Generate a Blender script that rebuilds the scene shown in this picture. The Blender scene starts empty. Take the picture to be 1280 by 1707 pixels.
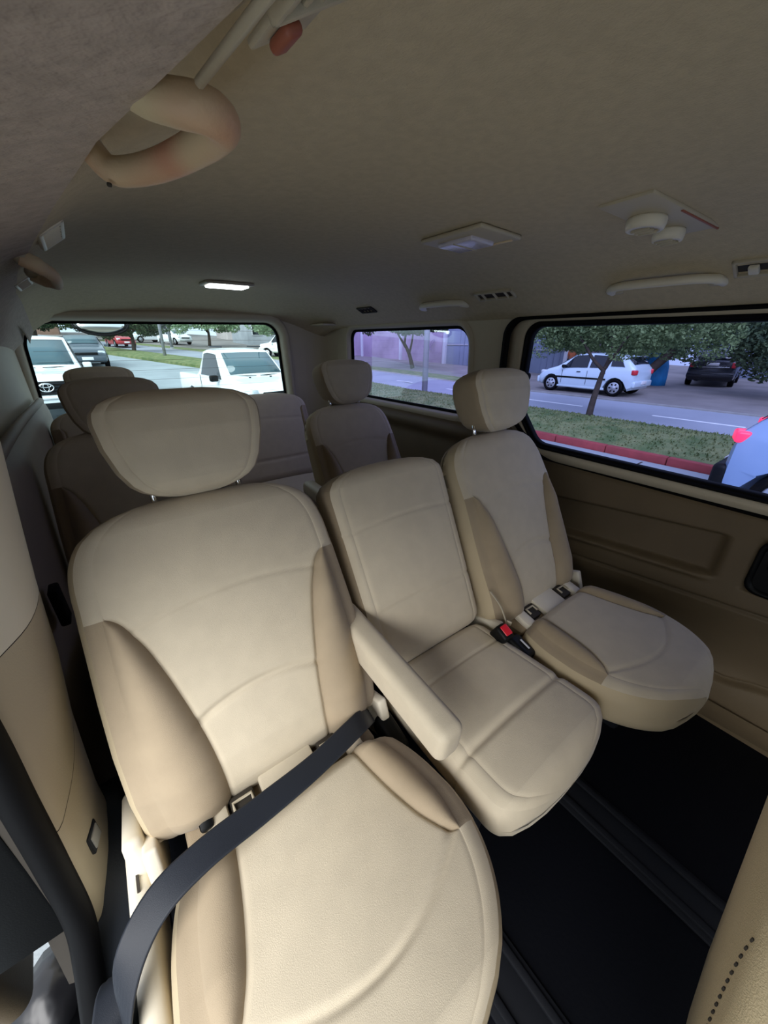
import bpy, bmesh, math, random
from mathutils import Vector, Matrix
from math import sin, cos, pi, sqrt, radians, exp
random.seed(7)
SC = bpy.context.scene
COL = SC.collection
# ------------------------------------------------------------------ camera
cd = bpy.data.cameras.new('camera'); cam = bpy.data.objects.new('camera', cd); COL.objects.link(cam)
F_PX = 620.0
vx, vy = 130 - 640, -(568 - 853.5)
Yc = Vector((vx, vy, F_PX)).normalized()
nn = math.hypot(Yc[1], Yc[2]); Zc = Vector((0, Yc[2] / nn, -Yc[1] / nn))
Xc = Vector((Yc[1] * Zc[2] - Yc[2] * Zc[1], Yc[2] * Zc[0] - Yc[0] * Zc[2], Yc[0] * Zc[1] - Yc[1] * Zc[0]))
if Xc[0] < 0: Xc = -Xc
right = Vector((Xc[0], Yc[0], Zc[0])); up = Vector((Xc[1], Yc[1], Zc[1])); fw = Vector((Xc[2], Yc[2], Zc[2]))
R = Matrix((right, up, -fw)).transposed()
cam.matrix_world = Matrix.Translation((0, 0, 1.16)) @ R.to_4x4()
cd.sensor_fit = 'HORIZONTAL'; cd.sensor_width = 36; cd.lens = 36 * F_PX / 1280; cd.clip_start = 0.01; cd.clip_end = 500
SC.camera = cam
# ------------------------------------------------------------------ light
w = bpy.data.worlds.new('sky'); SC.world = w; w.use_nodes = True
nt = w.node_tree; bg = nt.nodes['Background']
tc = nt.nodes.new('ShaderNodeTexCoord'); nz = nt.nodes.new('ShaderNodeTexNoise'); nz.inputs['Scale'].default_value = 2.2; nz.inputs['Detail'].default_value = 5
cr = nt.nodes.new('ShaderNodeValToRGB'); cr.color_ramp.elements[0].position = .35; cr.color_ramp.elements[0].color = (.66, .78, .95, 1)
cr.color_ramp.elements[1].position = .65; cr.color_ramp.elements[1].color = (.95, .97, 1, 1)
nt.links.new(tc.outputs['Generated'], nz.inputs['Vector']); nt.links.new(nz.outputs['Fac'], cr.inputs['Fac']); nt.links.new(cr.outputs['Color'], bg.inputs['Color'])
bg.inputs['Strength'].default_value = 1.55
sd = bpy.data.lights.new('sun', 'SUN'); sd.energy = 4.9; sd.angle = radians(50); sd.color = (1, .985, .965)
sun = bpy.data.objects.new('sun', sd); COL.objects.link(sun)
sun.rotation_euler = Vector((.72, .56, -.74)).to_track_quat('-Z', 'Y').to_euler()
# daylight portals: sampling guides only, in the open side door and the windscreen opening
def portal(loc, d, sx, sy):
    l = bpy.data.lights.new('portal', 'AREA'); l.shape = 'RECTANGLE'; l.size = sx; l.size_y = sy; l.cycles.is_portal = True
    o = bpy.data.objects.new('daylight_portal', l); COL.objects.link(o); o.location = loc; o.rotation_euler = Vector(d).to_track_quat('-Z', 'Y').to_euler()
portal((-.40, -.2, .35), (1, 0, 0), 1.5, 2.2)
portal((.6, -1.95, .9), (0, 1, 0), 1.7, .9)
portal((1.5, .2, 1.0), (-1, 0, 0), 1.6, .6)
portal((.45, 2.75, 1.0), (0, -1, 0), 1.5, .7)
vs = SC.view_settings; vs.view_transform = 'Standard'; vs.look = 'None'; vs.gamma = 1; vs.use_curve_mapping = False; vs.exposure = 0.12
SC.cycles.max_bounces = 10; SC.cycles.diffuse_bounces = 6; SC.cycles.transparent_max_bounces = 16; SC.cycles.use_denoising = True
SC.cycles.sample_clamp_indirect = 6; SC.cycles.caustics_reflective = False; SC.cycles.caustics_refractive = False

# ------------------------------------------------------------------ materials
MATS = {}
def mat(name, col, rough=.6, metal=0, bump=0, bscale=300, var=0, vscale=8, spec=.5, sheen=0, emit=None, estr=0, col2=None, bdist=.002, coat=0, detail=3):
    if name in MATS: return MATS[name]
    m = bpy.data.materials.new(name); m.use_nodes = True; n = m.node_tree; b = n.nodes['Principled BSDF']
    b.inputs['Base Color'].default_value = (*col, 1); b.inputs['Roughness'].default_value = rough; b.inputs['Metallic'].default_value = metal
    b.inputs['Specular IOR Level'].default_value = spec
    if sheen: b.inputs['Sheen Weight'].default_value = sheen; b.inputs['Sheen Roughness'].default_value = .4
    if coat: b.inputs['Coat Weight'].default_value = coat; b.inputs['Coat Roughness'].default_value = .05
    if emit: b.inputs['Emission Color'].default_value = (*emit, 1); b.inputs['Emission Strength'].default_value = estr
    t = n.nodes.new('ShaderNodeTexCoord')
    if var or col2:
        z = n.nodes.new('ShaderNodeTexNoise'); z.inputs['Scale'].default_value = vscale; z.inputs['Detail'].default_value = detail
        r = n.nodes.new('ShaderNodeValToRGB'); r.color_ramp.elements[0].position = .35; r.color_ramp.elements[1].position = .65
        c2 = col2 or tuple(c * (1 + var) for c in col); c1 = col if col2 else tuple(c * (1 - var) for c in col)
        r.color_ramp.elements[0].color = (*c1, 1); r.color_ramp.elements[1].color = (*c2, 1)
        n.links.new(t.outputs['Object'], z.inputs['Vector']); n.links.new(z.outputs['Fac'], r.inputs['Fac']); n.links.new(r.outputs['Color'], b.inputs['Base Color'])
    if bump:
        z = n.nodes.new('ShaderNodeTexNoise'); z.inputs['Scale'].default_value = bscale; z.inputs['Detail'].default_value = 2
        bp = n.nodes.new('ShaderNodeBump'); bp.inputs['Strength'].default_value = bump; bp.inputs['Distance'].default_value = bdist
        n.links.new(t.outputs['Object'], z.inputs['Vector']); n.links.new(z.outputs['Fac'], bp.inputs['Height']); n.links.new(bp.outputs['Normal'], b.inputs['Normal'])
    MATS[name] = m; return m
def s(r, g, b):
    f = lambda c: (c / 255 / 12.92) if c <= 10 else ((c / 255 + .055) / 1.055) ** 2.4
    return (f(r), f(g), f(b))
def glass(name, tint, refl=.6):
    m = bpy.data.materials.new(name); m.use_nodes = True; n = m.node_tree; n.nodes.clear()
    o = n.nodes.new('ShaderNodeOutputMaterial'); t = n.nodes.new('ShaderNodeBsdfTransparent'); g = n.nodes.new('ShaderNodeBsdfGlossy'); mx = n.nodes.new('ShaderNodeMixShader')
    f = n.nodes.new('ShaderNodeFresnel'); f.inputs['IOR'].default_value = 1.45; k = n.nodes.new('ShaderNodeMath'); k.operation = 'MULTIPLY'; k.inputs[1].default_value = refl
    t.inputs['Color'].default_value = (*tint, 1); g.inputs['Roughness'].default_value = .02; g.inputs['Color'].default_value = (1, 1, 1, 1)
    n.links.new(f.outputs[0], k.inputs[0]); n.links.new(k.outputs[0], mx.inputs[0]); n.links.new(t.outputs[0], mx.inputs[1]); n.links.new(g.outputs[0], mx.inputs[2]); n.links.new(mx.outputs[0], o.inputs[0])
    MATS[name] = m; return m
M_SEAT = mat('seat_fabric_light', s(202, 190, 167), .92, bump=.35, bscale=900, var=.03, vscale=25, sheen=.15, bdist=.001)
M_BOL = mat('seat_fabric_tan', s(160, 144, 120), .9, bump=.35, bscale=900, var=.04, vscale=18, sheen=.15, bdist=.001)
M_SIDE = mat('seat_vinyl_cream', s(184, 168, 138), .8, bump=.2, bscale=500, var=.03)
M_BACKP = mat('seat_back_fabric', s(150, 134, 110), .9, bump=.3, bscale=700, var=.05)
M_MESH = mat('woven_mesh_fabric', s(200, 182, 145), .9, bump=.5, bscale=700, var=.10, vscale=700, bdist=.0015)
M_HEAD = mat('headliner_fabric', s(192, 177, 148), .95, bump=.5, bscale=260, var=.05, vscale=60, bdist=.002)
M_HEADL = mat('header_trim_fabric', s(178, 164, 152), .95, bump=.8, bscale=140, var=.09, vscale=55, bdist=.003)
M_TRIM = mat('trim_plastic_beige', s(186, 175, 152), .55, bump=.15, bscale=400, var=.02)
M_TRIM2 = mat('door_panel_tan', s(106, 91, 68), .6, bump=.2, bscale=350, var=.04)
M_TRIM3 = mat('side_panel_greybeige', s(156, 144, 126), .6, bump=.15, bscale=400, var=.03)
M_CREAM = mat('plastic_cream', s(220, 212, 194), .45, bump=.08, bscale=300)
M_HANDLE = mat('handle_soft_beige', s(214, 178, 148), .6, col2=s(222, 206, 168), vscale=9, bump=.15, bscale=300)
M_BLACK = mat('black_rubber', (.002, .002, .0025), .65, spec=.12)
M_BLKPL = mat('black_plastic', (.004, .0045, .005), .5, spec=.2, bump=.1, bscale=400)
M_BELT = mat('belt_webbing', s(34, 38, 46), .5, bump=.15, bscale=1200, spec=.3)
M_GUNM = mat('dark_grey_plastic', s(38, 42, 48), .55, bump=.15, spec=.3, bscale=300)
M_FLOOR = mat('floor_vinyl_black', (.0025, .003, .005), .65, spec=.08, bump=.3, bscale=120)
M_RAIL = mat('rail_dark', (.008, .009, .012), .65, spec=.15)
M_CHROME = mat('chrome', (.8, .8, .8), .12, 1)
M_RED = mat('red_plastic', s(220, 30, 50), .35, coat=.4)
M_WHITEPL = mat('white_label', s(225, 225, 225), .5)
M_LENS = mat('lamp_lens', s(205, 200, 215), .15, bump=.5, bscale=120)
M_LAMPON = mat('lamp_lit', (.9, .95, 1), .3, emit=(.92, .97, 1), estr=6)
M_SLOT = mat('vent_slot_dark', s(52, 46, 38), .7)
M_REDBR = mat('red_brown_lever', s(150, 84, 62), .5)
G_SIDE = glass('glass_privacy_violet', (.36, .38, .78), .15)
G_DOOR = glass('glass_privacy_blue', (.30, .345, .62), .15)
G_REAR = glass('glass_rear_cyan', (.60, .74, .76), .15)
G_CAR = mat('car_glass', s(70, 96, 104), .05, spec=.8)
G_CARD = mat('car_glass_dark', s(20, 26, 34), .05, spec=.8)

# ------------------------------------------------------------------ mesh helpers
def mk(name, verts, faces, m, parent=None, smooth=True, mats=None, fm=None):
    me = bpy.data.meshes.new(name); me.from_pydata([tuple(v) for v in verts], [], faces); me.update()
    for mm in (mats or [m]): me.materials.append(mm)
    if fm: me.polygons.foreach_set('material_index', fm)
    if smooth: me.polygons.foreach_set('use_smooth', [True] * len(me.polygons))
    o = bpy.data.objects.new(name, me); COL.objects.link(o)
    if parent: o.parent = parent
    return o
def fin(bm, name, m, parent=None, smooth=False, ang=None):
    me = bpy.data.meshes.new(name); bmesh.ops.recalc_face_normals(bm, faces=bm.faces[:]); bm.to_mesh(me); bm.free(); me.materials.append(m)
    if smooth:
        me.polygons.foreach_set('use_smooth', [True] * len(me.polygons))
        try: me.set_sharp_from_angle(angle=ang or radians(40))
        except Exception: pass
    o = bpy.data.objects.new(name, me); COL.objects.link(o)
    if parent: o.parent = parent
    return o
def tag(o, label=None, cat=None, group=None, kind=None):
    if label: o['label'] = label
    if cat: o['category'] = cat
    if group: o['group'] = group
    if kind: o['kind'] = kind
    return o
def empty(name, loc=(0, 0, 0), rz=0):
    o = bpy.data.objects.new(name, None); COL.objects.link(o); o.location = loc; o.rotation_euler = (0, 0, rz); o.empty_display_size = .05
    return o
def rb(bm, c, sz, bev=.004, rot=None, seg=2):
    t = bmesh.new(); bmesh.ops.create_cube(t, size=1)
    for v in t.verts: v.co = Vector((v.co.x * sz[0], v.co.y * sz[1], v.co.z * sz[2]))
    if bev: bmesh.ops.bevel(t, geom=t.edges[:], offset=min(bev, min(sz) * .45), segments=seg, affect='EDGES', profile=.5)
    M = Matrix.Translation(c) @ (rot.to_4x4() if rot else Matrix())
    t.transform(M); me = bpy.data.meshes.new('t'); t.to_mesh(me); t.free(); bm.from_mesh(me); bpy.data.meshes.remove(me)
    return bm
def RX(a): return Matrix.Rotation(a, 3, 'X')
def RY(a): return Matrix.Rotation(a, 3, 'Y')
def RZ(a): return Matrix.Rotation(a, 3, 'Z')
def box(name, c, sz, m, parent=None, bev=.004, rot=None, seg=2):
    return fin(rb(bmesh.new(), c, sz, bev, rot, seg), name, m, parent, True)
def tube(name, pts, rad, m, parent=None, n=10, flat=1.0, closed=False):
    pts = [Vector(p) for p in pts]; N = len(pts); rad = rad if isinstance(rad, (list, tuple)) else [rad] * N
    V = []; Fc = []; ref = None
    for i, p in enumerate(pts):
        a = pts[(i - 1) % N] if (closed or i > 0) else p; b = pts[(i + 1) % N] if (closed or i < N - 1) else p
        t = (b - a).normalized()
        if ref is None: ref = t.orthogonal().normalized()
        ref = (ref - t * ref.dot(t)); ref = ref.normalized() if ref.length > 1e-6 else t.orthogonal().normalized()
        bi = t.cross(ref)
        for k in range(n):
            an = 2 * pi * k / n; V.append(p + ref * cos(an) * rad[i] + bi * sin(an) * rad[i] * flat)
    for i in range(N if closed else N - 1):
        for k in range(n):
            j = (i + 1) % N; Fc.append((i * n + k, i * n + (k + 1) % n, j * n + (k + 1) % n, j * n + k))
    if not closed: Fc.append(tuple(range(n))[::-1]); Fc.append(tuple((N - 1) * n + k for k in range(n)))
    return mk(name, V, Fc, m, parent)
def smoothpts(P, k=6):
    P = [Vector(p) for p in P]; out = []
    for i in range(len(P) - 1):
        a = P[max(i - 1, 0)]; b = P[i]; c = P[i + 1]; d = P[min(i + 2, len(P) - 1)]
        for j in range(k):
            t = j / k; out.append(.5 * ((2 * b) + (c - a) * t + (2 * a - 5 * b + 4 * c - d) * t * t + (3 * b - a - 3 * c + d) * t ** 3))
    return out + [P[-1]]
def interp(x, xs, ys):
    if x <= xs[0]: return ys[0]
    for i in range(len(xs) - 1):
        if x <= xs[i + 1]:
            t = (x - xs[i]) / (xs[i + 1] - xs[i]); return ys[i] * (1 - t) + ys[i + 1] * t
    return ys[-1]
def sinterp(x, xs, ys):
    if x <= xs[0]: return ys[0]
    n = len(xs)
    for i in range(n - 1):
        if x <= xs[i + 1]:
            h = xs[i + 1] - xs[i]; t = (x - xs[i]) / h
            m0 = (ys[i + 1] - ys[max(i - 1, 0)]) / (xs[i + 1] - xs[max(i - 1, 0)]) * h; m1 = (ys[min(i + 2, n - 1)] - ys[i]) / (xs[min(i + 2, n - 1)] - xs[i]) * h
            return (2 * t ** 3 - 3 * t * t + 1) * ys[i] + (t ** 3 - 2 * t * t + t) * m0 + (-2 * t ** 3 + 3 * t * t) * ys[i + 1] + (t ** 3 - t * t) * m1
    return ys[-1]
def rpoly(pts, rads, n=8):
    out = []; N = len(pts)
    for i in range(N):
        p = Vector(pts[i]); a = (Vector(pts[i - 1]) - p).normalized(); b = (Vector(pts[(i + 1) % N]) - p).normalized(); r = rads[i] if isinstance(rads, (list, tuple)) else rads
        ang = math.acos(max(-1, min(1, a.dot(b)))); d = r / math.tan(ang / 2); c = p + (a + b).normalized() * (r / sin(ang / 2)); s0 = p + a * d - c; s1 = p + b * d - c
        a0 = math.atan2(s0.y, s0.x); a1 = math.atan2(s1.y, s1.x); da = (a1 - a0 + pi) % (2 * pi) - pi
        for k in range(n + 1):
            t = a0 + da * k / n; out.append((c.x + r * cos(t), c.y + r * sin(t)))
    return out
def ring_loft(name, loops, m, parent=None, closed=True, smooth=True, cap=False):
    n = len(loops[0]); V = [v for l in loops for v in l]; Fc = []
    for i in range(len(loops) - 1):
        for k in range(n if closed else n - 1):
            Fc.append((i * n + k, i * n + (k + 1) % n, (i + 1) * n + (k + 1) % n, (i + 1) * n + k))
    if cap: Fc.append(tuple((len(loops) - 1) * n + k for k in range(n))); Fc.append(tuple(range(n))[::-1])
    return mk(name, V, Fc, m, parent, smooth)
def plate(name, outer, holes, to3, thick, m, parent=None):
    """flat plate with holes; outer / holes are 2-D loops, to3 maps them to 3-D, thick is a 3-D offset"""
    bm = bmesh.new(); es = []
    for lp in [outer] + holes:
        vv = [bm.verts.new(to3(*p)) for p in lp]
        for i in range(len(vv)): es.append(bm.edges.new((vv[i], vv[(i + 1) % len(vv)])))
    bmesh.ops.triangle_fill(bm, use_beauty=True, use_dissolve=False, edges=es)
    g = bmesh.ops.extrude_face_region(bm, geom=bm.faces[:])
    for v in g['geom']:
        if isinstance(v, bmesh.types.BMVert): v.co += Vector(thick)
    return fin(bm, name, m, parent)
def grid(name, f, nu, nv, m, parent=None, thick=None):
    V = [f(i / nu, j / nv) for j in range(nv + 1) for i in range(nu + 1)]
    Fc = [(j * (nu + 1) + i, j * (nu + 1) + i + 1, (j + 1) * (nu + 1) + i + 1, (j + 1) * (nu + 1) + i) for j in range(nv) for i in range(nu)]
    o = mk(name, V, Fc, m, parent)
    if thick:
        sm = o.modifiers.new('solid', 'SOLIDIFY'); sm.thickness = abs(thick); sm.offset = -1 if thick > 0 else 1
    return o

# ------------------------------------------------------------------ upholstered pad generator
def pad(T, L, wf, tf, ubf, bulge=.012, crown=.008, seams=(), er=.04, r=.035, NV=110, NC=12, NB=8, spine=None, bot_round=True, tip=.02, groove=.005, back_crown=.01):
    """returns dict of (verts, faces) per region: centre, bolster, side, back; T maps (u, v, n) into seat space"""
    vs_ = []
    for j in range(NV + 1): vs_.append(L * j / NV)
    ext = [er * (1 - cos(a)) for a in (0, .12, .3, .55, .85, 1.2, 1.57)]
    vs_ = sorted(set([round(v, 5) for v in vs_ if er < v < L - er] + [round(e, 5) for e in ext] + [round(L - e, 5) for e in ext]))
    rings = []; tags = None; regs = []
    for v in vs_:
        k = 1.0
        if v > L - er: k = sqrt(max(0, 1 - ((v - (L - er)) / er) ** 2))
        if bot_round and v < er: k = sqrt(max(0, 1 - ((er - v) / er) ** 2))
        w_ = max(wf(v) - (1 - k) * min(er, .03), .01); t_ = max(tf(v) * k, .002); rr = min(r, t_ * .95, w_ * .5)
        wr = w_ - rr; ub = min(ubf(v), wr - .002); nc = spine(v) if spine else 0
        half = []
        for j in range(NC): q = sin(j / NC * pi / 2); half.append((ub * q, 'c'))
        for j in range(NB): q = .5 - .5 * cos(j / NB * pi); half.append((ub + (wr - ub) * q, 'b'))
        P = []
        def front(u):
            n = t_ + crown * k * (1 - (u / w_) ** 2)
            if wr - ub > .004 and u > ub:
                n += bulge * k * sin(pi * min(1, (u - ub) / (wr - ub))) ** .8 * min(1, (wr - ub) / .05)
            for (dist, dep) in ((abs(u - ub), groove if w_ - ub > tip + rr * .6 or ubf(v) > 1 - 1e-6 else groove * .3), ):
                n -= dep * k * exp(-(dist / .004) ** 2)
            if u <= ub + .004:
                for (v0, cv, dep, sg) in seams:
                    vv = v0 + cv * (1 - (u / max(ub, .01)) ** 2); n -= dep * exp(-((v - vv) / sg) ** 2)
            return n
        for u, tg in half: P.append((u, nc + front(u), tg))
        n0 = front(wr)
        for a in range(5):
            an = a / 4 * pi / 2; P.append((wr + rr * sin(an), nc + n0 - rr + rr * cos(an), 'b' if a < 2 else 's'))
        P.append((w_, nc - t_ * .3 + (n0 - t_) * .5, 's'))
        for a in range(5):
            an = a / 4 * pi / 2; P.append((wr + rr * cos(an), nc - t_ + rr - rr * sin(an), 's' if a < 4 else 'k'))
        for q in (.7, .35, 0): P.append((wr * q, nc - t_ - back_crown * k * (1 - q * q), 'k'))
        isb = (w_ - ub) > tip + rr * .6
        reg = [p[2] if (p[2] != 'b' or isb) else 'c' for p in P]
        full = [(p[0], v, p[1]) for p in P] + [(-p[0], v, p[1]) for p in P[-2:0:-1]]
        h = len(P) - 1
        regf = [reg[i] for i in range(h)] + [reg[h - 1 - i] for i in range(h)]
        rings.append(full); regs.append(regf)
    n = len(rings[0]); V = [T(*p) for rg in rings for p in rg]; out = {'c': [], 'b': [], 's': [], 'k': []}
    for i in range(len(rings) - 1):
        for k in range(n):
            out[regs[i][k]].append((i * n + k, i * n + (k + 1) % n, (i + 1) * n + (k + 1) % n, (i + 1) * n + k))
    out['s'].append(tuple(range(n))[::-1]); out['s'].append(tuple((len(rings) - 1) * n + k for k in range(n)))
    return V, out
def sub(V, faces, name, m, parent):
    idx = {}; vv = []; ff = []
    for f in faces:
        g = []
        for i in f:
            if i not in idx: idx[i] = len(vv); vv.append(V[i])
            g.append(idx[i])
        ff.append(tuple(g))
    o = mk(name, vv, ff, m, parent)
    bm = bmesh.new(); bm.from_mesh(o.data); bmesh.ops.remove_doubles(bm, verts=bm.verts[:], dist=1e-5)
    bmesh.ops.recalc_face_normals(bm, faces=bm.faces[:]); bm.to_mesh(o.data); bm.free(); return o
def build_pad(name, root, T, mats, centre_bolster_names=('side_bolster', 'side_panel', 'rear_panel'), **k):
    V, o = pad(T, **k)
    # keep outward normals of the whole shell: use the centre panel as parent part
    main = sub(V, o['c'], name, mats[0], root)
    hb = len(o['b'])
    if hb:
        # left and right bolsters are separate pieces: split by sign of u (first half of the ring is +u)
        n = len(V)
        A = []; B = []
        comp = components(o['b'])
        for c in comp: sub(V, c, centre_bolster_names[0], mats[1], main)
    for c in components(o['s']):
        if len(c) > 3: sub(V, c, centre_bolster_names[1], mats[2], main)
    sub(V, o['k'], centre_bolster_names[2], mats[3], main)
    return main
def components(faces):
    par = {}
    def fd(a):
        while par[a] != a: par[a] = par[par[a]]; a = par[a]
        return a
    for f in faces:
        if len(f) > 4: continue
        for i in f: par.setdefault(i, i)
        for i in f[1:]: par[fd(i)] = fd(f[0])
    d = {}
    for f in faces:
        if len(f) > 4: continue
        d.setdefault(fd(f[0]), []).append(f)
    r = list(d.values())
    for f in faces:
        if len(f) > 4: r[0].append(f) if r else None
    return r

# ------------------------------------------------------------------ van shell
XR = 1.42; XL = -.25; YF = -1.9; YB = 2.6
def X_floor():
    o = box('floor', (.585, .35, -.03), (1.66, 4.5, .06), M_FLOOR, None, .003); tag(o, kind='structure')
    return o
floor = X_floor()
for (x0, dx) in ((.80, .0), (.36, 0)):
    bm = bmesh.new(); rb(bm, (x0, .35, .004), (.11, 3.6, .008), .003); rb(bm, (x0 - .035, .35, .011), (.016, 3.6, .010), .003); rb(bm, (x0 + .035, .35, .011), (.016, 3.6, .010), .003)
    fin(bm, 'seat_rail', M_RAIL, floor, True)
# ceiling loft
def crease(y): return (interp(y, [-1.9, .1, .24, .295, .44, .657, 1.24, 1.8, 2.6], [.17, .125, .098, .085, .05, .016, -.066, -.12, -.16]), 1.30)
HX, HY, HZ = .06, .43, 1.27
def ceil_section(y):
    xe, ze = crease(y)
    dz = -.10 * (max(0, y - 2.15) / .45) ** 2
    lx = interp(y, [-2, .3, .9, 2.6], [-.26, -.26, -.26, -.26])
    P = [(lx, 1.08), (lx + .01, 1.14), (lx + .05, 1.185)]
    k = 7
    for i in range(1, k): t = i / k; P.append((lx + .05 + (xe - lx - .05) * t, 1.185 + (ze - 1.185) * t + .012 * sin(pi * t)))
    P.append((xe, ze))
    for dx, z in ((.004, 1.303), (.02, 1.315), (.05, 1.335), (.10, 1.355), (.16, 1.37)): P.append((xe + dx, z))
    for x in (.4, .5, .6, .7, .8, .9, 1.0, 1.08): P.append((x, 1.40 - .02 * ((x - .6) / .5) ** 2))
    for x, z in ((1.14, 1.370), (1.20, 1.352), (1.25, 1.335), (1.30, 1.312), (1.34, 1.288), (1.38, 1.262), (1.42, 1.24)): P.append((x, z))
    out = []
    for x, z in P:
        zz = z + (dz if z > 1.24 else dz * .3)
        # recess behind the near grab handle
        d = sqrt(((y - .41) / .12) ** 2 + ((x - .080 + .4 * (y - .41)) / .050) ** 2)
        if x > xe + .002: zz += .042 * exp(-d ** 4)
        out.append((x, y, zz))
    return out
ys = [YF + i * .1 for i in range(20)] + [i * .02 + .1 for i in range(0, 36)] + [.84 + i * .05 for i in range(0, 36)]
ys = sorted(set([round(y, 3) for y in ys if y <= YB] + [YB]))
loops = [ceil_section(y) for y in ys]
NCE = len(loops[0]); kcre = 9 + 1
Vc = [v for l in loops for v in l]; Fh = []; Fl = []
for i in range(len(loops) - 1):
    for k in range(NCE - 1):
        (Fl if k < 9 else Fh).append((i * NCE + k, i * NCE + k + 1, (i + 1) * NCE + k + 1, (i + 1) * NCE + k))
def sub2(V, faces, name, m, parent=None):
    o = sub(V, faces, name, m, parent); return o
ceiling = sub2(Vc, Fh, 'ceiling', M_HEAD); tag(ceiling, kind='structure')
hl = sub2(Vc, Fl, 'header_trim', M_HEADL, ceiling)
roof = box('roof_skin', (.585, .35, 1.455), (1.76, 4.52, .02), mat('van_paint', s(214, 216, 218), .25, coat=.5), ceiling, .01)

def ceil_z(x, y):
    P = ceil_section(y); P = P[9:]
    for a, b in zip(P, P[1:]):
        if a[0] <= x <= b[0]: return a[2] + (b[2] - a[2]) * (x - a[0]) / (b[0] - a[0] + 1e-9)
    return P[0][2]
def ceil_tilt(x, y): return -math.atan2(ceil_z(x + .02, y) - ceil_z(x - .02, y), .04)
# right wall plate with openings
def to_r(y, z): return (XR, y, z)
def w1(off):
    o = off
    return rpoly([(.955 + o, 1.212 + o), (-.62 - o, 1.205 + o), (-.62 - o, .755 - o), (.85 + o * .3, .768 - o), (.96 + o, .91)], [.05 + o * .6, .05 + o * .6, .05 + o, .08 + o, .13 + o], 10)
def w2(off):
    o = off
    return rpoly([(2.28 + o, 1.215 + o), (1.27 - o, 1.215 + o), (1.25 - o, .835 - o), (2.28 + o, .83 - o)], [.05 + o, .09 + o, .06 + o, .06 + o], 10)
door_out = rpoly([(1.065, 1.245), (-.75, 1.245), (-.75, .70), (.80, .70), (1.065, .93)], [.07, .05, .01, .18, .22], 10)
wall_r = plate('wall_right', [(2.6, 1.30), (-1.9, 1.30), (-1.9, .66), (2.6, .66)], [door_out, w2(.028)], to_r, (.03, 0, 0), M_TRIM); tag(wall_r, kind='structure')
# lower side wall behind the door
def low_r(u, v):
    y = 1.03 + (2.6 - 1.03) * u; z = .0 + .80 * v
    x = sinterp(z, [0, .1, .3, .45, .62, .70, .745, .775, .80], [1.36, 1.37, 1.40, 1.39, 1.40, 1.405, 1.385, 1.395, 1.43])
    if .36 < z < .72 and 1.2 < y < 2.4: x += .012 * min(1, (.72 - z) / .03, (z - .36) / .03, (y - 1.2) / .05, (2.4 - y) / .05)
    return (x, y, z)
grid('lower_side_panel', low_r, 60, 50, M_TRIM2, wall_r)
# window_2
w2o = ring_loft('window_2', [[(XR - .002, y, z) for y, z in w2(.045)], [(XR - .012, y, z) for y, z in w2(.030)], [(XR - .006, y, z) for y, z in w2(.016)], [(XR + .03, y, z) for y, z in w2(.006)]], M_TRIM); tag(w2o, kind='structure')
ring_loft('window_seal', [[(XR + .018, y, z) for y, z in w2(.016)], [(XR + .020, y, z) for y, z in w2(-.004)], [(XR + .034, y, z) for y, z in w2(-.004)]], M_BLACK, w2o)
mk('pane', [(XR + .03, y, z) for y, z in w2(.008)], [tuple(range(len(w2(0))))], G_SIDE, w2o, False)
# sliding door on the right
door = empty('door_1', (0, 0, 0)); tag(door, kind='structure')
ring_loft('door_seal', [[(XR + .02, y, z) for y, z in door_out], [(XR - .012, y, z) for y, z in door_out], [(XR - .012, y, z) for y, z in rpoly([(1.045, 1.234), (-.75, 1.234), (-.75, .715), (.80, .715), (1.045, .94)], [.07, .05, .01, .18, .22], 10)], [(XR + .02, y, z) for y, z in rpoly([(1.04, 1.232), (-.75, 1.232), (-.75, .715), (.80, .715), (1.04, .94)], [.07, .05, .01, .18, .22], 10)]], M_BLACK, door)
def dl(off, x, dip=0): return [(x, y, z) for y, z in w1(off)]
fr = [(x, y, min(z, 1.234) if z > 1 else z) for x, y, z in dl(.088, XR + .006)]
ring_loft('window_frame', [[(p[0] + .02, p[1], p[2]) for p in fr], fr, [(x, y, min(z, 1.233)) for x, y, z in dl(.05, XR + .002)], dl(.036, XR - .004), dl(.020, XR - .006), dl(.014, XR + .004)], M_TRIM, door)
ring_loft('window_seal', [dl(.016, XR + .004), dl(.012, XR - .002), dl(.006, XR + .0), dl(.004, XR + .014), dl(.0, XR + .012), dl(-.004, XR + .022), dl(-.004, XR + .04)], M_BLACK, door)
mk('pane', dl(.0, XR + .032), [tuple(range(len(w1(0))))], G_DOOR, door, False)
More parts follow.
